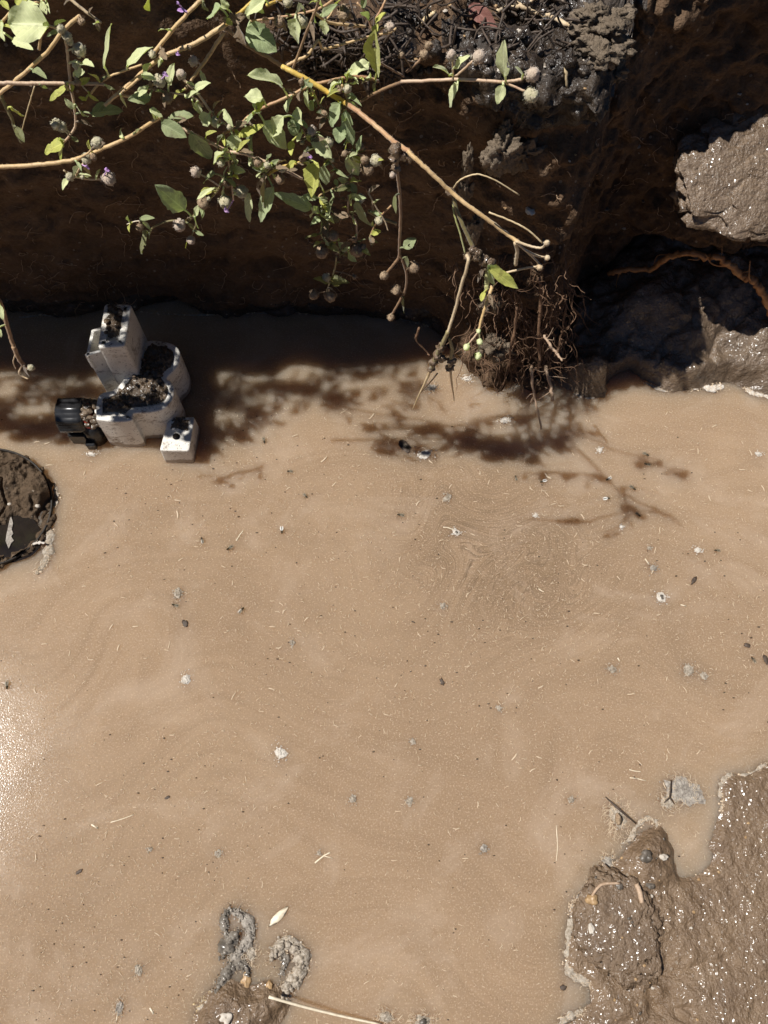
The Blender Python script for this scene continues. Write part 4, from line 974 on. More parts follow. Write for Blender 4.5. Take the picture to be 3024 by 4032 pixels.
st('I', [(1268, 830), (1268, 880), (1266, 925), (1290, 955), (1320, 985)], 4, 4, .47, .46, 'stem_green')
st('I', [(1372, 770), (1372, 840), (1400, 870), (1405, 940), (1400, 975)], 4, 4, .47, .47, 'stem_pink')
st('I', [(1405, 955), (1380, 985), (1340, 995), (1320, 1000)], 4, 3, .47, .47, 'stem_brown')
st('I', [(1325, 1010), (1318, 1060), (1300, 1110), (1285, 1150)], 4, 3, .47, .48, 'stem_olive')
st('I', [(1540, 810), (1500, 850), (1470, 900), (1455, 935)], 4, 3, .50, .50, 'stem_red')
st('I', [(1450, 760), (1480, 815), (1515, 870), (1528, 908)], 4, 3, .47, .46, 'stem_dry')
st('I', [(1450, 830), (1500, 858), (1560, 880)], 9, 7, .51, .51, 'stem_olive')
st('J', [(-40, 1130), (0, 1190), (22, 1255), (42, 1330), (55, 1370)], 10, 9, .46, .44, 'stem_brown')
st('J', [(54, 1365), (70, 1405), (95, 1440), (115, 1452), (135, 1450)], 10, 8, .44, .43, 'stem_brown')
st('J', [(60, 1395), (52, 1425), (62, 1452)], 3, 2, .44, .44, 'stem_dry')
st('J', [(85, 1440), (75, 1470), (95, 1485), (110, 1492)], 4, 3, .44, .435, 'stem_dry')
st('K', [(890, 690), (868, 730), (840, 770), (800, 800), (762, 850), (731, 876), (693, 868), (645, 876), (601, 897), (590, 920)], 5, 4, .47, .46, 'stem_olive')
st('K', [(762, 850), (772, 880), (760, 915), (752, 940)], 4, 3, .46, .46, 'stem_olive')
st('K', [(500, 883), (530, 872), (555, 870)], 2, 3, .46, .46, 'straw_pale')
st('L', [(0, 366), (10, 395), (28, 430), (48, 470), (62, 520), (85, 562)], 9, 6, .53, .52, 'stem_olive')
st('L', [(136, 340), (115, 410), (95, 480), (80, 540)], 3, 2, .51, .51, 'straw')
st('M', [(1560, 600), (1565, 680), (1571, 727), (1576, 800), (1577, 886), (1573, 960), (1571, 1011), (1557, 1032), (1518, 1080)], 8, 6, .46, .46, 'stem_brown')
st('M', [(1573, 1000), (1586, 1030), (1600, 1079), (1596, 1141), (1571, 1190), (1545, 1235)], 6, 5, .46, .455, 'stem_brown')
st('N', [(1783, 765), (1800, 830), (1824, 890), (1856, 958), (1875, 997), (1930, 1036)], 8, 10, .44, .41, 'stem_olive')
st('N', [(1782, 790), (1790, 850), (1812, 920), (1832, 1000)], 4, 4, .44, .42, 'stem_green')
st('N', [(1838, 1005), (1843, 1030), (1816, 1129), (1786, 1238), (1762, 1312)], 8, 7, .41, .385, 'stem_dry')
st('N', [(1764, 1305), (1745, 1350), (1725, 1385), (1700, 1450)], 9, 11, .385, .383, 'stem_olive')
st('N', [(1700, 1445), (1672, 1510), (1645, 1565), (1623, 1614)], 7, 1.5, .383, .383, 'straw')
st('N', [(1722, 1470), (1690, 1510), (1660, 1545)], 4, 2, .383, .383, 'stem_dry')
st('N', [(1768, 1330), (1780, 1376), (1771, 1440)], 6, 10, .385, .383, 'stem_olive')
st('N', [(1771, 1436), (1779, 1509), (1789, 1578)], 7, 2, .383, .383, 'straw')
st('O', [(1930, 1040), (1922, 1070), (1917, 1110), (1918, 1140)], 13, 11, .41, .40, 'stem_green')
st('O', [(1938, 1125), (1928, 1160), (1912, 1205), (1896, 1255), (1886, 1300)], 8, 6, .40, .375, 'stem_tan')
st('O', [(1884, 1305), (1865, 1330), (1848, 1350)], 4, 4, .375, .37, 'stem_pink')
st('O', [(1886, 1300), (1889, 1330), (1886, 1370), (1882, 1400)], 4, 3, .375, .37, 'stem_green')

LV = [ # base, tip, width, material
 (195,101,29,92,142,'leaf_pale'),(48,154,118,183,40,'leaf_pale'),(7,82,10,159,34,'leaf_pale'),(5,2,32,32,28,'leaf_yellow'),(164,5,183,58,28,'leaf_pale'),(410,270,432,92,38,'leaf_pale'),(583,-8,581,38,46,'leaf_yellow'),
 (500,262,594,178,58,'leaf_pale'),(593,251,559,309,42,'leaf_pale'),(665,333,677,252,42,'leaf_pale'),(263,338,193,395,32,'leaf_yellow'),(292,429,253,388,24,'leaf_pale'),(337,395,310,380,20,'leaf_yellow'),(299,415,338,468,48,'leaf_pale'),
 (357,448,480,427,78,'leaf_dark'),(313,480,366,497,24,'leaf_dead'),(593,386,504,388,44,'leaf_dark'),(252,562,172,600,62,'leaf_yellow'),(250,575,232,632,34,'leaf_pale'),(636,487,733,540,62,'leaf_dark'),(665,463,755,446,46,'leaf_dark'),(590,430,640,460,32,'leaf_pale'),
 (45,420,95,465,30,'leaf_yellow'),(62,500,95,560,30,'leaf_olive'),(579,352,540,375,26,'leaf_pale'),(318,251,369,258,36,'leaf_pale'),(292,286,331,283,36,'leaf_pale'),
 (869,29,813,72,62,'leaf_green'),(893,34,874,-5,40,'leaf_pale'),(1047,-2,963,60,54,'leaf_pale'),(970,111,1088,196,98,'leaf_green'),(893,72,915,100,24,'leaf_yellow'),(1163,72,1163,178,72,'leaf_pale'),(1279,80,1276,138,46,'leaf_pale'),
 (1110,338,982,284,78,'leaf_pale'),(1035,386,960,376,62,'leaf_pale'),(1148,386,1124,441,34,'leaf_pale'),(1211,359,1211,434,44,'leaf_pale'),(1327,328,1286,374,42,'leaf_pale'),(1452,251,1370,301,58,'leaf_pale'),(1487,289,1463,130,88,'leaf_yellow'),
 (1168,424,1187,492,42,'leaf_pale'),(1037,477,1131,588,74,'leaf_pale'),(1115,458,1071,537,62,'leaf_pale'),(1158,463,1158,540,50,'leaf_green'),(1187,521,1168,559,24,'leaf_pale'),(1148,555,1145,612,32,'leaf_yellow'),(915,528,938,596,66,'leaf_pale'),
 (941,535,1033,489,34,'leaf_yellow'),(994,530,989,662,98,'leaf_dark'),(753,521,832,634,74,'leaf_dark'),(878,603,833,641,40,'leaf_pale'),(772,403,792,450,32,'leaf_pale'),(825,448,794,494,52,'leaf_pale'),(883,429,912,499,30,'leaf_pale'),(768,352,822,322,34,'leaf_pale'),(730,385,767,353,24,'leaf_pale'),
 (1341,405,1303,501,62,'leaf_green'),(1361,434,1387,574,54,'leaf_green'),(1341,499,1332,563,54,'leaf_green'),(1235,526,1305,624,64,'leaf_pale'),(1365,560,1360,595,24,'leaf_yellow'),(1370,612,1411,696,58,'leaf_pale'),(1252,640,1223,779,82,'leaf_yellow'),(1276,654,1281,733,48,'leaf_green'),(1163,636,1128,666,28,'leaf_yellow'),
 (727,828,621,737,80,'leaf_green'),(582,910,541,999,54,'leaf_olive'),(553,860,600,855,22,'leaf_dark'),(768,855,775,902,20,'leaf_green'),(770,912,799,926,16,'leaf_dark'),(810,790,788,864,34,'leaf_green'),(845,740,770,778,24,'leaf_pale'),(847,683,792,714,40,'leaf_dark'),
 (1079,736,1010,880,60,'leaf_green'),(985,760,975,878,44,'leaf_pale'),(1050,690,1030,830,60,'leaf_dead'),(1228,823,1093,760,50,'leaf_green'),(1316,775,1282,868,34,'leaf_dark'),(1374,847,1289,869,42,'leaf_dead'),(1403,789,1458,907,48,'leaf_dark'),(1255,924,1200,937,20,'leaf_olive'),(1301,955,1335,992,24,'leaf_olive'),
 (1292,1112,1237,1094,32,'leaf_olive'),(1304,1115,1342,1118,14,'leaf_olive'),(1590,977,1638,937,42,'leaf_dark'),(1455,945,1491,955,18,'leaf_olive'),(1555,770,1557,842,20,'leaf_olive'),(1380,735,1316,747,28,'leaf_olive'),(1590,1170,1578,1240,16,'leaf_olive'),(1602,1010,1602,1055,20,'leaf_olive'),
 (1771,299,1722,243,40,'leaf_pale'),(1795,270,1842,213,36,'leaf_pale'),(1803,330,1754,419,64,'leaf_pale'),(1986,301,1976,167,62,'leaf_pale'),(1983,333,1954,412,44,'leaf_pale'),(2060,295,2027,258,24,'leaf_pale'),
 (1450,75,1420,43,30,'leaf_green'),(1480,90,1517,48,34,'leaf_yellow'),(1470,130,1487,93,26,'leaf_yellow'),(1924,1057,2045,1136,46,'leaf_yellow'),(1920,1045,1975,1100,40,'leaf_green'),(1928,1070,1945,1132,26,'leaf_green'),(1935,1050,2010,1090,30,'leaf_yellow'),(1905,1060,1872,1115,22,'leaf_dead'),
 (-5,1198,10,1260,26,'leaf_pale'),(-10,1290,5,1330,22,'leaf_pale'),(1905,1150,1895,1185,22,'leaf_yellow'),(1925,1160,1940,1205,18,'leaf_dead'),(95,1440,112,1490,24,'leaf_dead'),
 (95,30,140,5,30,'leaf_pale'),(60,10,110,-10,36,'leaf_yellow'),(1000,20,1035,45,26,'leaf_pale'),(640,240,618,262,26,'leaf_pale'),(560,295,610,310,30,'leaf_pale'),(690,470,735,470,24,'leaf_dead'),(905,50,935,100,30,'leaf_dead'),(940,95,965,180,44,'leaf_dead'),
]
M['leaf_olive'] = leaf_mat('leaf_olive', (.13, .14, .05), (.21, .21, .085), (.10, .07, .03), .6)
BD = [ # x, y, r, material, facing (px dir)
 (383,562,22,'bud',(1,-1)),(428,703,26,'bud_pink',(.3,1)),(313,198,25,'bud',(1,-1)),(301,256,17,'bud',(0,1)),(627,320,23,'bud',(.5,1)),(713,294,19,'bud_pink',(-.5,-1)),(762,241,19,'bud_pink',(0,-1)),(222,490,20,'bud',(-1,1)),(243,500,19,'bud',(.3,1)),
 (658,386,22,'bud_brown',(0,1)),(340,625,19,'bud',(0,1)),(1187,87,24,'bud',(0,1)),(1100,87,20,'bud_brown',(0,1)),(1356,53,28,'bud_brown',(0,1)),(1228,516,19,'bud_pink',(-.4,.6)),(1293,562,19,'bud',(0,1)),(1481,632,22,'bud',(1,.2)),(1447,662,26,'bud_brown',(.2,1)),(1134,10,18,'bud',(0,1)),
 (770,677,20,'bud_pink',(-1,0)),(707,886,23,'bud_pink',(0,1)),(752,946,16,'bud_pink',(0,1)),(551,895,15,'bud_brown',(-1,.2)),(886,795,25,'bud',(0,1)),(953,756,23,'bud',(-.3,1)),(801,799,24,'bud_brown',(-.3,1)),(1103,707,18,'bud_brown',(0,1)),(1311,929,21,'bud_brown',(0,1)),(1267,990,26,'bud_brown',(-.3,1)),(1407,984,27,'bud_brown',(.2,1)),
 (1236,1160,19,'bud_brown',(-.5,1)),(1299,1165,23,'bud_brown',(.3,1)),(1417,782,18,'bud',(.3,1)),(1629,1052,22,'bud_brown',(.5,1)),(1513,1086,17,'bud_brown',(-1,1)),(1559,1141,19,'bud_brown',(0,1)),(1539,1250,14,'bud_brown',(-.3,1)),(1778,217,20,'bud_pink',(0,-1)),(1885,224,27,'bud_pink',(1,-1)),(2098,294,27,'bud_pink',(1,-.5)),(2092,374,29,'bud',(1,.5)),(1535,106,18,'bud_pink',(1,0)),
 (1837,1367,13,'leaf_pale',(-.7,1)),(1889,1346,12,'leaf_pale',(0,1)),(1882,1402,14,'leaf_pale',(-.2,1)),(1884,1304,9,'leaf_pale',(0,1)),(2153,957,12,'stem_dry',(1,-.3)),(2155,1015,11,'stem_dry',(1,.1)),(2125,1052,13,'stem_dry',(.6,1)),(122,1448,13,'bud',(1,.1)),(600,215,14,'bud',(0,1)),(240,115,16,'bud',(-1,0)),(265,145,18,'bud',(.6,1)),(275,165,14,'bud',(.6,1)),(870,640,16,'bud',(.3,1)),(1580,215,14,'bud_brown',(.2,1)),(1670,215,20,'bud_brown',(.3,-.5)),(1688,180,17,'bud_brown',(.3,-.5)),(1545,690,12,'bud_pink',(-.3,1)),(1395,1090,10,'bud_brown',(0,1)),(845,480,18,'bud',(0,1)),(905,500,12,'bud',(0,-1)),
]
PT = [(718,41,22,9,0.),(704,17,9,14,.3),(653,294,14,11,.2),(701,214,9,9,0),(422,670,11,10,0),(345,660,12,10,.3),(1218,617,13,15,0),(893,830,11,15,.2)]

roots_ = {}
stem_pts = []        # (px, py, world, plant)
BASE = {}
for p, pts, r0, r1, y0, y1, m in S:
    if p not in BASE: BASE[p] = atY(pts[0][0], pts[0][1], y0)
for k_, (lab,) in plants.items():
    roots_[k_] = thing('trailing_plant', BASE[k_], lab, 'plant', 'plants trailing over the bank edge')
for n_, (p, pts, r0, r1, y0, y1, m) in enumerate(S):
    k = len(pts) - 1
    P4 = spline([(x, y, y0 + (y1 - y0) * i / k, r0 + (r1 - r0) * i / k) for i, (x, y) in enumerate(pts)], 7)
    W = [atY(q[0], q[1], q[2]) for q in P4]; rad = [q[3] * pxm(w_) * .92 for q, w_ in zip(P4, W)]
    s_ = np.random.default_rng(n_ + 500); mb = MB()
    W = [w_ + s_.normal(size=3) * r_ * .10 for w_, r_ in zip(W, rad)]
    mb.tube(W, rad, 9, .07, True, n_)
    # swollen joints and fine hairs
    for i in range(0, len(W) - 1):
        if r0 > 3.5:
            d = W[i + 1] - W[i]; L = np.linalg.norm(d); d /= L
            for h_ in range(5):
                a = np.cross(d, s_.normal(size=3)); a /= np.linalg.norm(a); o_ = W[i] + d * L * s_.uniform() + a * rad[i] * .9; ww = rad[i] * .09
                mb.add([o_ + d * ww, o_ - d * ww, o_ + np.cross(a, d) * ww, o_ + a * rad[i] * s_.uniform(.3, .7)], [(0, 1, 3), (1, 2, 3), (2, 0, 3)])
    mb.build('stem', M[m], roots_[p])
    for q, w_ in zip(P4, W): stem_pts.append((q[0], q[1], w_, p, q[2]))
SP = np.array([(a, b) for a, b, *_ in stem_pts])
def nearest(x, y):
    d = np.hypot(SP[:, 0] - x, SP[:, 1] - y); i = int(d.argmin()); return d[i], stem_pts[i]
for n_, (bx, by, tx, ty, wd, m) in enumerate(LV):
    d, (sx, sy, sw, p, Yp) = nearest(bx, by)
    s_ = np.random.default_rng(n_ + 900); Yl = Yp - .004 - .010 * s_.uniform()
    b = atY(bx, by, Yl); t = atY(tx, ty, Yl - .014 * s_.uniform(-.4, 1)); wm = wd * 1.02 * pxm(b)
    dead = m == 'leaf_dead'
    o = add_leaf(roots_[p], b, t, wm, M[m], n_ + 40, sw if d < 130 else None, fold=s_.uniform(.15, .75) * (1.6 if dead else 1), droop=s_.uniform(.02, .18), teeth=.16 if dead else .06, roll=s_.uniform(-.5, .5), hole=(n_ % 9 == 4 or dead))
    if dead: o['label'] = 'brown withered leaf'
xs_ = np.random.default_rng(31)
cand = [q for q in stem_pts if q[3] in 'ABCEFGIK' and -10 < q[0] < 1500 and q[1] < 1150]
cand += [q for q in cand if 850 < q[0] < 1480 and q[1] > 300] * 2
for n_ in range(290):                                                    # small bracts and young leaves at the joints
    sx, sy, sw, p, Yp = cand[int(xs_.integers(0, len(cand)))]
    a = xs_.uniform(0, 6.28); L = xs_.uniform(18, 52); o_ = xs_.uniform(2, 16)
    bx, by = sx + math.cos(a) * o_, sy + math.sin(a) * o_
    b = atY(bx, by, Yp - .006 * xs_.uniform()); t = atY(bx + math.cos(a) * L, by + math.sin(a) * L, Yp - .022 * xs_.uniform(-.6, 1))
    m = xs_.choice(['leaf_pale', 'leaf_pale', 'leaf_green', 'leaf_yellow', 'leaf_dark', 'leaf_dead', 'leaf_dead', 'leaf_olive'])
    o = add_leaf(roots_[p], b, t, L * xs_.uniform(.4, .72) * pxm(b), M[m], n_ + 3000, sw, fold=xs_.uniform(.2, .8), droop=xs_.uniform(.0, .3), teeth=.12 if m == 'leaf_dead' else .05, roll=xs_.uniform(-.9, .9))
    if m == 'leaf_dead': o['label'] = 'small brown withered leaf'
for n_ in range(34):                                                     # withered little heads
    sx, sy, sw, p, Yp = cand[int(xs_.integers(0, len(cand)))]; a = xs_.uniform(0, 6.28); o_ = xs_.uniform(14, 34)
    BD.append((sx + math.cos(a) * o_, sy + math.sin(a) * o_, xs_.uniform(8, 17), str(xs_.choice(['bud', 'bud_brown', 'bud_brown'])), (math.cos(a), math.sin(a))))
for n_, (x, y, r, m, (dx, dy)) in enumerate(BD):
    d, (sx, sy, sw, p, Yp) = nearest(x, y)
    Yb = Yp - .006; c = atY(x, y, Yb); u = pxm(c); a = atY(x + dx * 20, y + dy * 20, Yb - .006) - c
    mb = bud_mesh(c, r * u * 1.05, a, n_ + 70, hairs=46 if r > 13 else 16)
    if d > r * .9:
        mb.tube(spline([sw, (sw + c) / 2 + np.array([0, 0, .001]), c], 3), max(.0005, 2.6 * u), 6, cap=False)
    o = mb.build('flower_bud', M[m], roots_[p])
for n_, (x, y, rx, ry, a) in enumerate(PT):
    d, (sx, sy, sw, p, Yp) = nearest(x, y); c = atY(x, y, Yp - .014); u = pxm(c); mb = MB()
    e = atY(x + rx * math.cos(a), y + rx * math.sin(a), Yp - .013); f = atY(x - rx * math.cos(a), y - rx * math.sin(a), Yp - .015)
    vs, fs, _ = leaf_mesh(f, e, ry * 2 * u, n_ + 5, fold=.5, droop=.15, teeth=.03); mb.add(vs, fs)
    mb.tube([sw, c], .0004, 5, cap=False); mb.build('petal', M['petal'], roots_[p])
# mud stuck on stems
def clump(p, spots, seed):
    mb = MB()
    for k, (x, y, r, Y) in enumerate(spots):
        c = atY(x, y, Y); u = pxm(c); mb.blob(c, r * u * R.uniform(.8, 1.2), r * u, r * u * R.uniform(.8, 1.2), 14, 10, .5, 2.4, seed + k)
    mb.build('mud_clump', M['mud_clod'], roots_[p])
clump('M', [(1560, 590, 26, .455), (1592, 612, 20, .455), (1615, 618, 16, .452), (1552, 625, 20, .458), (1558, 660, 16, .46)], 3)
clump('N', [(1880, 1005, 22, .41), (1905, 1025, 22, .41), (1930, 1035, 18, .408), (1862, 985, 16, .412), (1845, 1010, 16, .412)], 13)
clump('N', [(1735, 1368, 16, .384), (1722, 1398, 20, .384), (1706, 1425, 19, .383), (1742, 1412, 15, .383), (1698, 1452, 14, .383)], 23)
clump('N', [(1776, 1420, 18, .384), (1770, 1448, 17, .384), (1780, 1400, 11, .384)], 33)
clump('D', [(1775, 757, 17, .44), (1790, 768, 12, .44), (2035, 955, 16, .41)], 43)

# ------------------------------------------------------------------ roots
def root_thing(pts, r0, r1, m, label, Y=None, hug=False, knob=.25, kids=0, name='root_strand', group='roots hanging from the bank', cat='root'):
    k = len(pts) - 1; P3 = []
    if Y is None: Y = (None, None)
    for i, q in enumerate(pts):
        P3.append(on_bank(q[0], q[1], r0 * 2.4e-4) if hug else atY(q[0], q[1], Y[0] + (Y[1] - Y[0]) * i / k))
    W = spline(P3, 6); s_ = np.random.default_rng(int(pts[0][0] * 7 + pts[0][1])); n = len(W)
    rad = [(r0 + (r1 - r0) * i / (n - 1)) * pxm(W[i]) * (1 + knob * n1(i * .8, pts[0][0], 0, 4)) for i in range(n)]
    W = [w_ + s_.normal(size=3) * r_ * .25 for w_, r_ in zip(W, rad)]
    mb = MB(); mb.tube(W, rad, 9, .12, True, int(pts[0][0]))
    for k in range(kids):
        i = int(s_.integers(2, n - 1)); d = s_.normal(size=3) * [1, .4, 1]; d /= np.linalg.norm(d); L = rad[i] * s_.uniform(3, 9)
        mb.tube(spline([W[i], W[i] + d * L * .5 + s_.normal(size=3) * L * .12, W[i] + d * L + s_.normal(size=3) * L * .3], 4), [rad[i] * .3 * (1 - .08 * j) for j in range(9)], 5, cap=False)
    return tag(mb.build(name, m), label, cat, group)
root_thing([(2395, 1080), (2462, 1062), (2557, 1059), (2629, 1017), (2702, 997), (2780, 1009), (2835, 1017), (2880, 1050), (2925, 1089), (2958, 1101), (2991, 1134), (3024, 1201), (3075, 1290)], 10, 15, M['root_orange'], 'thick orange root arching over the dark hollow at the right edge', (.735, .655), kids=9, name='orange_root', group=None)
root_thing([(2093, 1440), (2093, 1473), (2102, 1551), (2117, 1617), (2131, 1690)], 6, 3, M['root_pale'], 'pale beaded root dipping lowest to the water at the right of the root tangle', (.56, .50), kids=6)
root_thing([(2141, 1322), (2165, 1358), (2190, 1390), (2214, 1420)], 6, 4, M['root_pale'], 'short sunlit pale root sticking out right from the root tangle', (.53, .50), kids=7)
root_thing([(2150, 1440), (2153, 1467), (2168, 1520), (2175, 1578)], 7, 6, M['root_pale'], 'stubby pale root ending beside the dark water gap', (.56, .52), kids=6)
root_thing([(2035, 1210), (2028, 1290), (2012, 1370), (2005, 1440)], 6, 5, M['root'], 'brown root hanging left of centre in the root tangle', (.58, .55), kids=7)
root_thing([(2120, 1090), (2130, 1180), (2120, 1290), (2125, 1400), (2118, 1470)], 8, 5, M['root'], 'long brown root hanging through the middle of the root tangle', (.60, .55), kids=9)
root_thing([(2230, 1205), (2215, 1290), (2200, 1370), (2190, 1400)], 5, 4, M['root'], 'thin brown root along the right side of the root tangle', (.60, .56), kids=6)
root_thing([(2255, 1210), (2290, 1250), (2310, 1290), (2330, 1320)], 4, 3, M['root'], 'thin root bending right over the shaded mud hollow', (.66, .66), kids=3)
root_thing([(1650, 1290), (1640, 1340), (1680, 1385), (1690, 1400)], 4, 3, M['root'], 'short thin root over dark water left of the muddy stem', (.56, .55), kids=3)
root_thing([(2002, 27), (2069, 34), (2110, 52), (2171, 64), (2252, 102), (2334, 125), (2422, 148)], 9, 7, M['stem_dry'], 'tan woody stem lying along the wet bank top at the upper right', hug=True, kids=5, name='woody_stem', group=None, cat='stem')
root_thing([(1960, 45), (2000, 28), (2040, 20), (2120, -10)], 8, 7, M['stem_dry'], 'second tan woody stem curving off the top of the wet bank', hug=True, kids=3, name='woody_stem', group=None, cat='stem')
for pts, r, lab in (([(2294, 204), (2340, 190), (2372, 178)], 7, 'pale straw piece lying on the wet bank top'), ([(2224, 240), (2228, 280), (2232, 342)], 6, 'upright pale straw piece against the dark soil at upper right'), ([(1660, 90), (1690, 65), (1715, 48)], 9, 'grey brown stalk piece on the bank top near the upper middle')):
    root_thing(pts, r, r * .8, M['straw'], lab, hug=True, name='straw_piece', group=None, cat='straw')
root_thing([(2845, 905), (2870, 870), (2890, 850), (2905, 828)], 5, 4, M['root_pale'], 'pale wavy root under the sunlit muddy rock', hug=True, kids=4, name='root_strand')
root_thing([(2630, 920), (2660, 955), (2700, 1000)], 4, 3, M['root'], 'thin root on shaded soil above the orange root', hug=True, kids=2)
# pale grass blade bottom
mb = MB(); mb.tube(spline([at(1058, 3925, .024), at(1200, 3965, .016), at(1350, 4002, .010), at(1500, 4034, .006)], 6), [.0013 - .00002 * i for i in range(19)], 6, .05)
tag(mb.build('straw_stalk', M['straw_pale']), 'long pale straw stalk slanting from the lower mound to the bottom edge', 'straw')

# hair roots on the shaded wall: uncountable
mb = MB(); s_ = np.random.default_rng(77)
for k in range(340):
    x = s_.uniform(0, 1750); y = s_.uniform(330, 1190)
    if s_.uniform() < .25: y = s_.uniform(1000, 1215)
    if s_.uniform() < .25: x = s_.uniform(1700, 2900); y = s_.uniform(450, 1100)
    a = s_.uniform(0, 6.28); L = s_.uniform(25, 130); n = 7; q = np.array([x, y]); P3 = []
    for i in range(n):
        P3.append(on_bank(q[0], q[1], .0012 + .0025 * s_.uniform())); a += s_.normal() * .55; q = q + np.array([math.cos(a), math.sin(a) * .8]) * L / n
    if max(np.linalg.norm(P3[i + 1] - P3[i]) for i in range(n - 1)) > .03: continue
    r = s_.uniform(.00018, .00048); mb.tube(spline(P3, 3), r, 4, cap=False)
tag(mb.build('root_hairs', M['root_fine']), 'fine hair roots threading the shaded earth wall', 'roots', kind='stuff')
# matted root tangle under the overhang
mb = MB()
for k in range(430):
    x = s_.normal(2050, 110); x = min(max(x, 1790), 2290); y0 = s_.uniform(1000, 1440); L = s_.uniform(90, 330) * (1 - abs(x - 2050) / 480)
    Y = s_.uniform(.595, .65) - .045 * max(0, (y0 - 1150) / 280) * s_.uniform(.2, 1); q = [x, y0]; P3 = []; n = 8; a = math.pi / 2 + s_.normal() * .4
    for i in range(n):
        P3.append(atY(q[0], q[1], Y - .004 * i)); a += s_.normal() * .5 + (math.pi / 2 - a) * .25; q[0] += math.cos(a) * L / n; q[1] += math.sin(a) * L / n
    P3 = [p for p in P3 if p[2] > -.004]
    if len(P3) < 4: continue
    r = s_.uniform(.00028, .00075) * (1.7 if k % 9 == 0 else 1); m_ = spline(P3, 3); mb.tube(m_, [r * (1 - .6 * i / len(m_)) for i in range(len(m_))], 5, .15, False, k)
tag(mb.build('root_tangle', M['root']), 'matted brown root tangle hanging from the bank to the water', 'roots', kind='stuff')
# ------------------------------------------------------------------ rocks, clods, pebbles
def clod(name, px, py, Y, rad, m, label, cat, seed, nu=54, nv=36, amp=.34, freq=1.7, tilt=(0, 0, 0), flat=None, hug=False, group=None, h=None):
    c = on_bank(px, py, rad[1] * pxm(atY(px, py, .7)) * .4) if hug else (at(px, py, h) if h is not None else atY(px, py, Y))
    u = pxm(c); d = []
    for i in range(nv + 1):
        th = math.pi * i / nv
        for j in range(nu):
            ph = 2 * math.pi * j / nu; d.append((math.sin(th) * math.cos(ph), math.sin(th) * math.sin(ph), math.cos(th)))
    d = np.array(d); k = 1 + amp * fbm(d * freq + seed * 2.3, 5, seed, .55) - np.maximum(0, .16 - np.abs(fbm(d * freq * 1.3 + seed, 3, seed + 50))) * 1.1 + amp * .10 * fbm(d * 16, 3, seed + 9, .6)
    v = d * k[:, None]
    if flat is not None: v[:, 2] = np.where(v[:, 2] > flat, flat + (v[:, 2] - flat) * .22, v[:, 2])
    v = v * np.array(rad) * u
    Rm = (Matrix.Rotation(tilt[0], 3, 'X') @ Matrix.Rotation(tilt[1], 3, 'Y') @ Matrix.Rotation(tilt[2], 3, 'Z'))
    v = v @ np.array(Rm).T + c
    fs = [(i * nu + j, (i + 1) * nu + j, (i + 1) * nu + (j + 1) % nu, i * nu + (j + 1) % nu) for i in range(nv) for j in range(nu)]
    return tag(link(name, v, fs, m), label, cat, group)
clod('muddy_rock', 2985, 690, .735, (330, 230, 135), M['rock_mud'], 'large sunlit wet muddy rock jutting from the bank at the right edge', 'rock', 3, 140, 90, .22, 1.25, (math.radians(30), math.radians(8), .2), .30)
clod('soil_clod', 2770, 850, .735, (95, 60, 60), M['soil'], 'crumbly dark clod under the left end of the muddy rock', 'clod', 8, amp=.5, freq=2.4)
clod('soil_clod', 2960, 905, .735, (100, 60, 50), M['soil'], 'crumbly dark clod under the muddy rock by the right edge', 'clod', 9, amp=.5, freq=2.4)
clod('soil_clod', 1975, 600, .607, (62, 48, 84), M['dry_clod'], 'pale dried clod clinging to the dark bank right of the diagonal stem', 'clod', 5, amp=.5, freq=2.1)
clod('soil_clod', 2065, 610, .625, (66, 40, 72), M['dry_clod'], 'second pale dried clod, touching the right side of the first', 'clod', 6, amp=.5, freq=2.1)
clod('soil_clod', 1993, 515, .612, (24, 20, 46), M['dry_clod'], 'narrow pale clod standing above the two dried clods', 'clod', 16, 30, 20, amp=.5, freq=2.1)
for k, (x, y, a, b_, Y) in enumerate(((1845, 640, 22, 70, .60), (1835, 760, 24, 52, .60), (1870, 900, 28, 74, .60))):
    clod('soil_clod', x, y, Y, (a, 20, b_), M['dry_clod'], ['upper crumbly soil column behind the diagonal stem', 'middle crumbly soil knob behind the diagonal stem', 'lower crumbly soil column behind the diagonal stem'][k], 'clod', 60 + k, 34, 26, amp=.6, freq=2.6)
clod('soil_clod', 1930, 1195, .60, (42, 34, 50), M['dry_clod'], 'reddish crumbly lump behind the green tipped shoot', 'clod', 26, amp=.55, freq=2.4)
clod('soil_clod', 1955, 1370, .575, (56, 40, 48), M['dry_clod'], 'crumbly brown lump behind the pale hanging buds', 'clod', 27, amp=.55, freq=2.4)
for k, (x, y, a) in enumerate(((2330, 60, 60), (2400, 110, 62), (2440, 190, 55), (2380, 215, 60), (2420, 280, 46), (2330, 170, 52), (2450, 60, 48), (2290, 110, 46))):
    o = clod('soil_clod', x, y, None, (a, a * .8, a * .62), M['dry_clod'], 'sunlit crumbly clod on the upper right corner of the bank', 'clod', 70 + k, 34, 24, amp=.55, freq=2.6, hug=True, group='sunlit clods on the bank corner')
clod('soil_clod', 1985, 1450, .622, (165, 110, 175), M['soil'], 'dark root bound soil mass behind the root tangle', 'clod', 29, 60, 40, amp=.4, freq=2.2)
